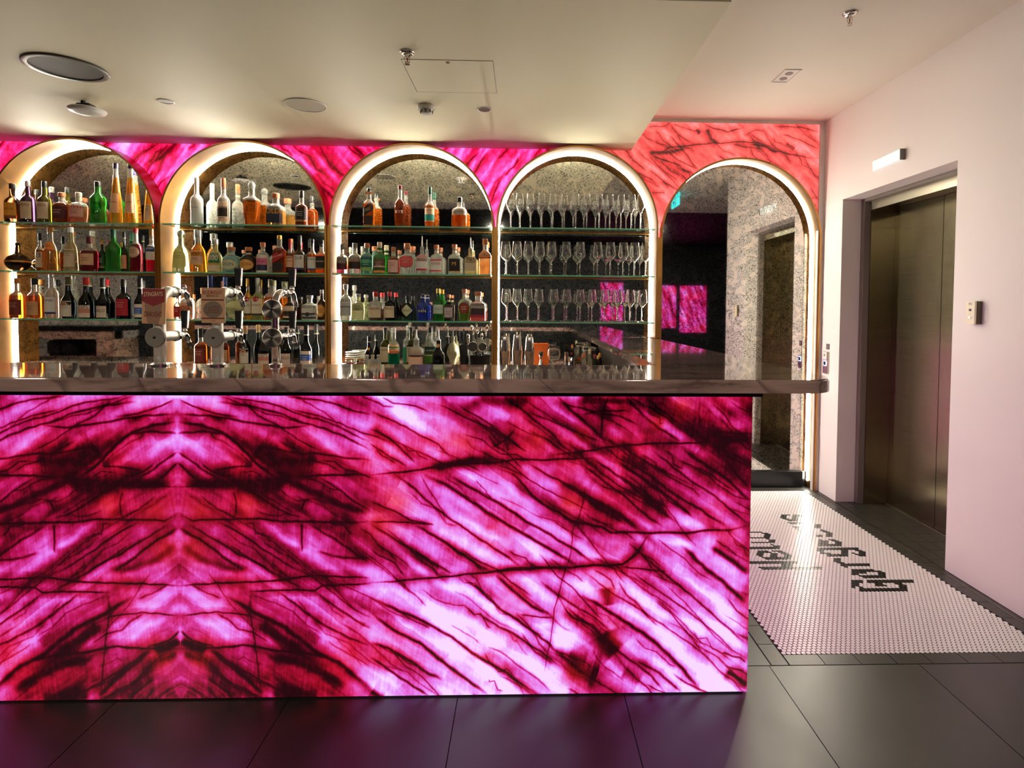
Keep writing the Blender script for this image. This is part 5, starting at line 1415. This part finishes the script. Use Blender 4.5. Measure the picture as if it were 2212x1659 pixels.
def label_geo(form, z0, z1, ha, bands, r_at, sq):
    V, F, C = [], [], []
    def pt(s, t, off=.0007):
        z = z0+(z1-z0)*t
        a = -math.pi/2+s*math.radians(ha)
        r = (r_at(z)*srad(a, sq)) + off
        return (r*math.cos(a), r*math.sin(a), z)
    if form in ('round', 'diamond', 'arch'):
        c = lin(bands[-1][2])
        n = 28
        rim = []
        for k in range(n):
            a = 2*math.pi*k/n
            s, t = math.cos(a), math.sin(a)
            if form == 'diamond':
                q = abs(s)+abs(t); s, t = s/q, t/q
            if form == 'arch':
                if t < 0:
                    q = max(abs(s), abs(t)); s, t = s/q, t/q
            rim.append((s, .5+.5*t))
        V.append(pt(0, .5)); C.append(c)
        Q = (.2, .4, .6, .8, .9, 1.)
        for q in Q:
            for s, t in rim:
                V.append(pt(s*q, .5+(t-.5)*q))
                C.append(c if q < .9 or form != 'round' else tuple(x*.6 for x in c))
        for k in range(n):
            F.append((0, 1+k, 1+(k+1) % n))
            for r in range(len(Q)-1):
                F.append((1+r*n+k, 1+(r+1)*n+k, 1+(r+1)*n+(k+1) % n, 1+r*n+(k+1) % n))
        return V, F, C, pt
    cols = 10
    for b0, b1, c in bands:
        base = len(V)
        nr = 2
        for r in range(nr+1):
            t = b0+(b1-b0)*r/nr
            for k in range(cols+1):
                s = -1+2*k/cols
                tt = t+(.55*s if form == 'diag' else 0)
                V.append(pt(s, tt)); C.append(lin(c))
        for r in range(nr):
            for k in range(cols):
                i = base+r*(cols+1)+k
                F.append((i, i+1, i+cols+2, i+cols+1))
    return V, F, C, pt

seen_labels = {}
def make_bottle(rec):
    code, x, y, h, d, ty, gl, cap, cf, lab, txt = rec
    alc, sh = code[:2], code[2]
    R = d/2
    gcol = lin(GL[gl])
    wine = ty == 'wine'
    nm = 'wine_bottle' if wine else ('skull_decanter' if ty == 'skull' else ('miniature_bottle' if ty == 'mini' else 'liquor_bottle'))
    words = GLW.get(gl, gl)+' '+SHAPEW[ty]+' bottle'
    if lab != '-': words += ' with '+LAB[lab][6]+' label'
    words += ', '+{'pourer': 'steel pourer', 'ring': 'ring stopper', 'clear': 'glass stopper'}.get(cap, {'dkgreen': 'dark-green', 'gray': 'grey', 'frostgreen': 'frosted'}.get(cap, cap)+' cap')
    words += ', '+SHELFW[sh]+', '+ALCW[alc]
    if alc == 'A1':
        words = words.replace('alcove farthest from wine glasses', 'farthest alcove from glasses')
    seen_labels.setdefault(words, []).append((x, y))
    base = (x, y, BASEZ[sh]+.0003)
    if ty == 'skull':
        bh = h*.80
        v, f = skull_geo(d, bh)
        o = mesh(nm, v, f, M['paint_attr'], smooth=True, col=gcol, loc=base)
        v, f = lathe([(bh-.008, d*.13), (h*.9, d*.12), (h*.92, d*.15), (h, d*.14)], 16)
        mesh('neck', v, f, M['glass_attr'], o, smooth=True, sharp=40, col=gcol)
        if cap == 'black':
            mesh('stopper', *lathe([(h, d*.05), (h+.05, d*.04)], 10), M['paint_attr'], o, col=lin(CAPC['black']))
        tag(o, words, 'decanter', 'bottles on the back bar')
        return
    sq = 5 if ty in ('square', 'taper') else 0
    prof = PROF[ty]
    hb = h*(1-cf*.55) if cap not in ('pourer',) else h*(1-cf)
    # body runs up to hb; the cap covers from h*(1-cf) to h
    P, C = [], []
    fill = FILLED.get(gl)
    zs = sorted(set([t for t, _ in prof]+([fill-.001, fill+.001] if fill else [])))
    n = 20
    clear = lin((236, 236, 226))
    for t in zs:
        P.append((t*hb, prof_r(prof, t)*R))
        C += [gcol if (fill is None or t <= fill) else clear]*n
    v, f = lathe(P, n, sq)
    o = mesh(nm, v, f, M['paint_attr'] if gl == 'frost' else M['glass_attr'], smooth=True, sharp=50, col=C, loc=base)
    tag(o, words, 'bottle', 'bottles on the back bar')
    rn = prof[-1][1]*R
    z0 = h*(1-cf)
    cc = lin(CAPC[cap])
    if cap == 'pourer':
        cg = lathe([(z0-.006, rn*.95), (z0+.004, rn*.95), (z0+.008, rn*.5), (z0+(h-z0)*.45, .0045), (h, .003)], 12)
        cm = M['metal_attr']
    elif cap == 'ring':
        cg = join(lathe([(z0-.008, rn*1.1), (z0, rn*1.1)], 14), tube([(.011*math.cos(a), 0, z0+.010+.011*math.sin(a)) for a in np.linspace(0, 2*math.pi, 17)], .0018, 6))
        cm = M['metal_attr']
    elif cap == 'clear':
        k = (h-z0)
        cg = lathe([(z0, rn*.8), (z0+k*.1, rn*1.2), (z0+k*.35, rn*1.45), (z0+k*.7, rn*1.4), (z0+k*.95, rn*.9), (z0+k, rn*.4)], 16)
        cm = M['glass_attr']
    else:
        wide = 1.35 if cap in ('copper', 'silver') and ty in ('squat', 'square', 'bell', 'taper') else 1.1
        k = h-z0
        cg = lathe([(z0, rn*wide*.97), (z0+k*.06, rn*wide), (z0+k*.92, rn*wide), (z0+k, rn*wide*.86)], 16)
        cm = M['metal_attr'] if cap in ('silver', 'gold') else M['paint_attr']
    mesh('cap', *cg, cm, o, smooth=True, sharp=35, col=cc)
    if cap in ('copper', 'tan', 'cream') and ty in ('spirit', 'squat'):
        mesh('neck_band', *lathe([(z0-.03, rn*1.05+.0006), (z0-.016, rn*1.05+.0006)], 16, caps=False), M['paint_attr'], o, col=lin((210, 190, 160)))
    if cap in ('black', 'red', 'olive', 'tan') and wine:
        mesh('capsule_band', *lathe([(z0-.002, rn*1.13), (z0+.006, rn*1.13)], 16, caps=False), M['paint_attr'], o, col=lin((190, 180, 150)))
    r_at = lambda z: prof_r(prof, min(max(z/hb, 0), 1))*R
    pt = None
    if lab != '-':
        a0, a1, ha, bands, tc, tp, _, form = LAB[lab]
        V, F, Cc, pt = label_geo(form if form in ('round', 'diamond', 'arch', 'diag') else 'rect', a0*h, a1*h, ha, bands, r_at, sq)
        lo = mesh('label', V, F, M['paint_attr'], o, col=Cc)
        lh = (a1-a0)*h
        def fn(xx, yy):
            zz = a0*h+lh*tp+yy+(xx*.55*lh/(math.radians(ha)*R*2)*1.0 if form == 'diag' else 0)
            ang = -math.pi/2+xx/max(r_at(zz), .01)
            r = r_at(zz)*srad(ang, sq)+.0015
            return (r*math.cos(ang), r*math.sin(ang), zz)
        tw = 2*math.radians(min(ha*.82, 44))*r_at((a0+a1)/2*h)
        if txt:
            asp = text_geo(txt)[2]
            th = min(tw/asp*1.25, lh*.3)
            flat_text('lettering', txt, min(tw, th*asp), th, fn, M['paint_attr'], lo, lin(tc))
        elif lh > .03:
            # lines of small print
            for q, wd in ((.08, .7), (-.06, .5), (-.17, .6)):
                vv_ = []
                for s in np.linspace(-1, 1, 6):
                    p = [fn(s*tw*.5*wd, lh*q-.0012), fn(s*tw*.5*wd, lh*q+.0012)]
                    vv_ += p
                mesh('small_print', vv_, [(2*i, 2*i+2, 2*i+3, 2*i+1) for i in range(5)], M['paint_attr'], lo, col=lin(tc))
        if form in ('dot', 'dot2', 'art'):
            rr = lh*(.16 if form != 'art' else .26)
            zc = {'dot': .36, 'dot2': .1, 'art': .02}[form]*lh
            pts = [fn(0, zc+(0 if form != 'art' else 0))]+[fn(rr*math.cos(a), zc+rr*math.sin(a)) for a in np.linspace(0, 2*math.pi if form != 'art' else math.pi, 18)]
            mesh('emblem', pts, [(0, i, i+1) for i in range(1, 18)], M['paint_attr'], lo, col=lin({'dot': (180, 40, 44), 'dot2': (60, 56, 52), 'art': (206, 120, 90)}[form]))
        if form == 'art':
            for k2, cc2 in enumerate(((60, 50, 70), (230, 190, 120))):
                r0, r1 = lh*(.26-.05*k2), lh*(.22-.05*k2)
                A = np.linspace(0, math.pi, 14)
                vv_ = []
                for a in A:
                    vv_ += [fn(r0*math.cos(a), .02*lh+r0*math.sin(a)), fn(r1*math.cos(a), .02*lh+r1*math.sin(a))]
                mesh('emblem', vv_, [(2*i, 2*i+1, 2*i+3, 2*i+2) for i in range(13)], M['paint_attr'], lo, col=lin(cc2)).location.y = -.0004
    elif txt:
        zc = h*.36
        def fn2(xx, yy):
            ang = -math.pi/2+xx/R
            return ((R+.001)*math.cos(ang), (R+.001)*math.sin(ang), zc+yy)
        asp = text_geo(txt)[2]
        tw = R*1.5
        flat_text('lettering', txt, tw, min(tw/asp, .02), fn2, M['paint_attr'], o, lin({'frost': (130, 130, 140), 'blue': (220, 210, 130)}.get(gl, (236, 220, 200))))
    if ty == 'ball':
        mesh('gold_band', *lathe([(h*.30, R*1.006), (h*.36, R*.995)], 24, caps=False), M['metal_attr'], o, col=lin((190, 140, 70)))
    if lab == 'blackdiag' or lab == 'reddiag':
        mesh('lower_label', *label_geo('rect', .05*h, .28*h, 40, [(0, .3, (200, 150, 90)), (.3, 1, (30, 22, 18))], r_at, sq)[:2], M['paint_attr'], o, col=lin((40, 26, 20)))
    if lab == 'blackdiag':
        for s in (-1, 1):
            mesh('bow', [(0, -rn*1.3, z0-.01), (s*.022, -rn*1.5, z0), (s*.022, -rn*1.5, z0-.02), (0, -rn*1.2, z0-.012), (s*.022, -rn*1.1, z0-.001), (s*.022, -rn*1.1, z0-.019)], [(0, 1, 2), (3, 5, 4), (1, 4, 5, 2), (0, 3, 4, 1), (0, 2, 5, 3)], M['paint_attr'], o, col=lin((214, 120, 50)))
for rec in BOTTLES:
    make_bottle(rec)

# ------------------------------------------------------------------ wine glasses
def glass_prof(kind, h):
    if kind == 't':   # tall flutes
        out = [(0, .032), (.003, .032), (.006, .010), (.012, .0045), (.105, .0042), (.118, .006), (.175, .031), (.182, .0322), (.254, .0235)]
        inn = [(.254, .0224), (.182, .0310), (.175, .0298), (.121, .004)]
    elif kind == 'm':
        out = [(0, .037), (.003, .037), (.006, .012), (.012, .0045), (.100, .0042), (.108, .008), (.135, .033), (.148, .0395), (.158, .040), (.245, .029)]
        inn = [(.245, .0279), (.158, .0388), (.148, .0383), (.135, .0318), (.112, .004)]
    else:
        out = [(0, .036), (.003, .036), (.006, .012), (.012, .0045), (.100, .0042), (.108, .008), (.140, .034), (.150, .0375), (.158, .0378), (.236, .0275)]
        inn = [(.236, .0264), (.158, .0366), (.150, .0363), (.140, .0328), (.112, .004)]
    return out+inn
gname = {'t': ('champagne_flute', 'tall angular clear champagne flute on the top shelf of glasses'), 'm': ('wine_glass', 'angular clear white wine glass on the middle shelf of glasses'), 'l': ('wine_glass', 'angular clear wine glass on the lowest shelf of glasses')}
for s, XS in (('t', GLASS_T), ('m', GLASS_M), ('l', GLASS_L)):
    v, f = lathe(glass_prof(s, 0), 24)
    gm = bpy.data.meshes.new(gname[s][0])
    gm.from_pydata(v, [], f); gm.materials.append(M['clear_glass']); gm.shade_smooth(); gm.set_sharp_from_angle(angle=math.radians(24))
    d = {'t': .068, 'm': .083, 'l': .079}[s]
    for rowy in (4.25,):
        xs = sorted(XS)
        if rowy > 4.3:
            xs = [x+(.02 if s != 't' else .0) for x in xs]
        for it in range(200):
            for i in range(len(xs)-1):
                o_ = d-(xs[i+1]-xs[i])
                if o_ > 0: xs[i] -= o_/2; xs[i+1] += o_/2
            hw = .557 if s != 't' else .515
            xs = [min(max(x, .378-hw+d/2), .378+hw-d/2) for x in xs]
        for x in xs:
            o = bpy.data.objects.new(gname[s][0], gm)
            o.location = (x, rowy, SZ[s]+.0003)
            link(o)
            tag(o, gname[s][1], 'wine glass', gname[s][1].split(' on ')[1].replace('of glasses', 'glassware'))
# ------------------------------------------------------------------ bar tools on the bench
BZ = .9398
for k, (x, h, r) in enumerate(((-.135, .225, .037), (-.046, .238, .037), (.042, .222, .038))):
    s = empty('cocktail_shaker', (x, 4.13, BZ), ['steel two-part cocktail shaker beside the glowing alcove edge', 'tallest steel two-part cocktail shaker, middle of the three', 'steel two-part cocktail shaker beside the jigger'][k], 'shaker', 'steel cocktail shakers on the bench')
    mesh('large_tin', *lathe([(0, r*.78), (.003, r*.8), (h*.52, r), (h*.535, r*1.03)], 28), M['shaker_steel'], s, smooth=True, sharp=40)
    mesh('small_tin', *lathe([(h*.536, r*.93), (h*.8, r*.76), (h*.96, r*.68), (h*.975, r*.66), (h, r*.62)], 28), M['shaker_steel'], s, smooth=True, sharp=40)
    mesh('band', *lathe([(h*.84, r*.745), (h*.865, r*.735)], 28, caps=False), M['chrome'], s, smooth=True)
j = empty('jigger', (.122, 4.13, BZ), 'hourglass steel jigger beside the shakers', 'jigger')
mesh('large_cup', *lathe([(0, .021), (.002, .021), (.06, .006)], 20), M['shaker_steel'], j, smooth=True, sharp=40)
mesh('small_cup', *lathe([(.0605, .006), (.115, .019), (.117, .018)], 20), M['shaker_steel'], j, smooth=True, sharp=40)
gb = mesh('cut_glass_goblet', *lathe([(0, .036), (.003, .036), (.008, .008), (.03, .006), (.04, .012), (.06, .038), (.09, .049), (.12, .047), (.155, .040), (.155, .038), (.12, .045), (.09, .047), (.062, .036), (.044, .010)], 32), M['clear_glass'], smooth=True, loc=(.215, 4.14, BZ))
tag(gb, 'round ribbed clear glass goblet between jigger and wine stopper', 'goblet')
wp = empty('wine_stopper_bottle', (.338, 4.12, BZ), 'steel cylinder with black and red wine stopper on the bench', 'bottle stopper')
mesh('steel_sleeve', *lathe([(0, .020), (.078, .020), (.08, .019)], 24), M['shaker_steel'], wp, smooth=True, sharp=40)
mesh('black_head', *lathe([(.0805, .018), (.09, .019), (.12, .018), (.135, .012), (.137, .008)], 20), M['rubber'], wp, smooth=True, sharp=50)
mesh('red_button', *lathe([(-.022, .008), (-.018, .010)], 16, axis='y', c=(0, 0, .105)), mat('red_rubber', (170, 36, 40), .5), wp)
cj = empty('clip_jar', (.462, 4.12, BZ), 'clear clip-top jar holding dried orange slices', 'jar')
mesh('glass_body', *lathe([(0, .052), (.004, .055), (.10, .056), (.115, .048), (.128, .046), (.128, .043), (.115, .045), (.10, .053), (.006, .052)], 32), M['clear_glass'], cj, smooth=True, sharp=60)
mesh('glass_lid', *lathe([(.132, .046), (.138, .050), (.146, .049), (.156, .03), (.158, .01)], 28), M['clear_glass'], cj, smooth=True, sharp=50)
mesh('rubber_seal', *lathe([(.1285, .047), (.1315, .047)], 28), mat('white_rubber', (226, 222, 206), .6), cj)
mesh('wire_clip', *tube([(.05, -.01, .10), (.057, -.012, .125), (.054, -.008, .15), (.03, -.03, .155)], .0018, 6), M['chrome'], cj)
orange = mat('dried_orange', (196, 96, 40), .6)
for k, (x, y, z, rx) in enumerate(((-.02, -.02, .03, 1.2), (.02, -.015, .028, .9), (0, .02, .03, 1.4))):
    o = mesh('dried_orange_slice', *lathe([(-.002, .022), (.002, .022)], 16), orange, None, loc=(.462+x, 4.12+y, BZ+z))
    o.rotation_euler = (rx, .2*k, .4*k)
    tag(o, 'dried orange slice inside the clip-top jar', 'fruit slice', 'dried orange slices in the jar')
def mini_bitters(x, y, h, r, capc, glass, label):
    o = mesh('bitters_bottle', *lathe([(0, r*.95), (.003, r), (h*.55, r), (h*.66, r*.5), (h*.8, r*.42)], 18), M['glass_attr'], smooth=True, sharp=50, col=lin(glass), loc=(x, y, BZ))
    mesh('cap', *lathe([(h*.78, r*.6), (h*.97, r*.6), (h, r*.5)], 14), M['paint_attr'], o, smooth=True, sharp=40, col=lin(capc))
    tag(o, label, 'bottle', 'small bitters bottles')
mini_bitters(.405, 3.88, .125, .017, (206, 110, 50), (232, 230, 210), 'small clear bitters bottle with orange cap near the counter return')
mini_bitters(.440, 3.86, .155, .015, (226, 206, 160), (226, 226, 196), 'slim clear bitters bottle with cream cap near the counter return')
mini_bitters(.472, 3.84, .12, .015, (160, 24, 40), (60, 90, 50), 'small green bitters bottle with red cap near the counter return')
mini_bitters(.505, 3.84, .13, .016, (232, 172, 40), (50, 36, 20), 'small brown bitters bottle with tall yellow cap near the counter return')
mini_bitters(.500, 3.80+.02-.02+.085, .11, .016, (236, 180, 50), (90, 80, 40), 'short olive bitters bottle with yellow cap near the counter return')
box_o = empty('orange_tray', (.125, 4.28, BZ), 'bright orange open tray behind the jigger', 'tray')
mo = mat('orange_plastic', (236, 110, 30), .45)
v, f = join(boxgeo(-.06, .06, -.03, .03, 0, .004), boxgeo(-.06, .06, -.03, -.027, .004, .15), boxgeo(-.06, .06, .027, .03, .004, .16), boxgeo(-.06, -.057, -.027, .027, .004, .15), boxgeo(.057, .06, -.027, .027, .004, .15))
mesh('shell', v, f, mo, box_o)
# plates and jars
for k in range(6):
    p = mesh('side_plate', *lathe([(0, .034), (.003, .036), (.012, .056), (.014, .0575), (.0155, .0565), (.006, .036), (.0045, .0)], 32, caps=False), M['white_plastic'], smooth=True, loc=(-1.243, 4.28, BZ+.0002+k*.0165))
    tag(p, 'small cream side plate in the stack under the bottle shelf', 'plate', 'stacked side plates')
bd = empty('wooden_board', (-1.30, 4.14, BZ), 'small copper-brown wooden board beside the plate stack', 'board')
box('board', -.055, .035, -.07, .06, .0003, .022, mat('board_wood', (170, 110, 76), .45), bd, bevel=.003)
for k, x in enumerate((-1.222, -1.150)):
    s = empty('garnish_jar', (x, 4.12, BZ), ['small glass jar of pink garnish next to wooden board', 'small glass jar of pink garnish next to miniature bottles'][k], 'jar', 'garnish jars')
    mesh('glass', *lathe([(0, .024), (.003, .026), (.045, .026), (.052, .023)], 22), M['clear_glass'], s, smooth=True, sharp=50)
    mesh('garnish', *lathe([(.002, .018), (.028, .020), (.036, .008)], 12), mat('pink_garnish_%d' % k, (196, 110, 96), .6), s, smooth=True)
    mesh('lid', *lathe([(.0525, .025), (.062, .025), (.064, .023)], 22), mat('jar_lid_%d' % k, (186, 150, 90), .35, .6), s, smooth=True, sharp=40)
# canister and utensil tub
cn = mesh('black_canister', *lathe([(0, .030), (.16, .031), (.16, .028), (.01, .027)], 24), M['rubber'], smooth=True, sharp=40, loc=(-.425, 4.17, BZ))
tag(cn, 'tall black canister holding tweezers and spatulas', 'canister')
for k in range(5):
    a = random.uniform(-.12, .12)
    o = mesh('bar_spatula', *join(boxgeo(-.004, .004, -.001, .001, .02, .20), boxgeo(-.006, .006, -.001, .001, .2, .26-.012*k)), M['chrome'] if k % 2 else M['rubber'], loc=(-.425-.016+.008*k, 4.165+.006*(k % 2), BZ))
    o.rotation_euler = (.05, .06*(k-2), .3*k)
    tag(o, 'thin bar tool standing in the tall black canister', 'bar tool', 'bar tools in the black canister')
tub = mesh('utensil_tub', *lathe([(0, .066), (.004, .069), (.088, .073), (.088, .069), (.008, .065)], 28), M['rubber'], smooth=True, sharp=40, loc=(-.312, 4.17, BZ))
tag(tub, 'wide black tub full of bar spoons and strainers', 'tub')
for k in range(5):
    s = empty('bar_spoon', (-.312-.05+.02*k, 4.165+.012*((k*7) % 3-1), BZ+.012), 'long steel bar spoon standing in the wide black tub', 'spoon', 'bar spoons in the tub')
    L = .2+.03*((k*5) % 3)
    mesh('handle', *tube([(0, 0, 0), (0, 0, L)], .0022, 6), M['chrome'], s)
    mesh('bowl', *lathe([(L-.004, .003), (L+.006, .011), (L+.018, .013), (L+.03, .008), (L+.034, .002)], 12), M['chrome'], s, smooth=True)
    s.rotation_euler = (.04, .06*(k-2.8), 0)
for k, (dx, z) in enumerate(((-.045, .15), (.022, .15))):
    s = empty('cocktail_strainer', (-.312+dx, 4.085, BZ+z), ['round perforated cocktail strainer leaning out of the black tub', 'smaller round cocktail strainer on the other side of the tub'][k], 'strainer', 'cocktail strainers')
    r = .036-.006*k
    mesh('disc', *lathe([(-.002, r), (.002, r)], 24, axis='y'), M['shaker_steel'], s, smooth=True, sharp=40)
    mesh('rim', *tube([(r*math.cos(a), -.003, r*math.sin(a)) for a in np.linspace(0, 2*math.pi, 25)], .0028, 6), M['chrome'], s, smooth=True)
    mesh('handle', *tube([(0, .004, -r), (0, .04, -r-.02), (0, .08, -r-.07)], .005, 8), M['chrome'], s)

# ------------------------------------------------------------------ furniture seen in the far alcove's mirror
st = empty('service_station', (-5.0, 2.0, 0), 'marble service cabinet with black top and open niche, seen in the alcove mirror', 'cabinet')
box('black_top', -.5, .47, -.3, .17, 1.08, 1.135, M['black'], st)
box('marble_fascia', -.5, .45, .12, .15, .99, 1.08, M['bench_marble'], st)
box('marble_post', .27, .45, -.28, .15, 0, .99, M['bench_marble'], st)
box('niche_back', -.5, .27, -.28, -.24, 0, 1.07, M['black'], st)
box('niche_shelf', -.5, .27, -.24, .14, .78, .80, M['bench_marble'], st)
for k, x in enumerate((-5.36, -5.2)):
    o = box('storage_bin', x, x+.13, 1.9, 2.05, .801, .97, M['rubber'], bevel=.02)
    tag(o, ['black rounded bin at the wall end of the service cabinet niche', 'black rounded bin next to the monitor in the service cabinet'][k], 'bin', 'bins in the service cabinet')
mo_ = box('small_monitor', -4.99, -4.82, 1.95, 1.97, .86, .965, M['black'])
box('stand', -4.93, -4.88, 1.955, 1.965, .801, .86, M['black'], mo_)
tag(mo_, 'small black monitor standing in the service cabinet niche', 'monitor')
ch = empty('spindle_chair', (-4.25, 1.75, 0), 'black spindle-back chair at the far end of the bar', 'chair', rz=.5)
mesh('seat', *lathe([(.44, .19), (.45, .21), (.475, .21), (.48, .2)], 28), M['rubber'], ch, smooth=True, sharp=40)
rail = [(.24*math.cos(a), .24*math.sin(a), .98+.03*math.sin(a)) for a in np.linspace(-.2, math.pi+.2, 20)]
mesh('top_rail', *tube(rail, .016, 8), M['rubber'], ch, smooth=True)
mesh('middle_rail', *tube([(x*.94, y*.94, .78) for x, y, z in rail], .010, 8), M['rubber'], ch, smooth=True)
for a in np.linspace(.1, math.pi-.1, 13):
    mesh('spindle', *tube([(.19*math.cos(a), .19*math.sin(a), .475), (.238*math.cos(a), .238*math.sin(a), .98)], .006, 6), M['rubber'], ch)
for sx in (-1, 1):
    for sy in (-1, 1):
        mesh('leg', *tube([(sx*.13, sy*.13, .45), (sx*.18, sy*.18, 0)], [.016, .011], 8), M['rubber'], ch)

# ------------------------------------------------------------------ added fill lamps behind the camera, to brighten labels and badges
def add_fill_lamp(x, y, z, power, size, col=(1, .9, .74), name='fill_lamp', label=None):
    e = empty(name, (x, y, z), label, 'fill light', 'added fill lamps opposite the bar')
    mesh('housing', *lathe([(-.02, size), (-.0004, size*1.05)], 32, caps=True), M['white_plastic'], e)
    L = bpy.data.lights.new('lamp', 'AREA')
    L.shape = 'DISK'
    L.size = size*1.9
    L.energy = power
    L.color = col
    o = bpy.data.objects.new('lamp', L)
    o.location = (0, 0, -.0225)
    link(o, e)
for x, y in FILL_LAMPS:
    add_fill_lamp(x, y, ZC+.02, FILL_LAMP_W, .12, label='added round fill lamp on the unseen ceiling, lights the bottle labels from the front')
dup = {k: v for k, v in seen_labels.items() if len(v) > 1}
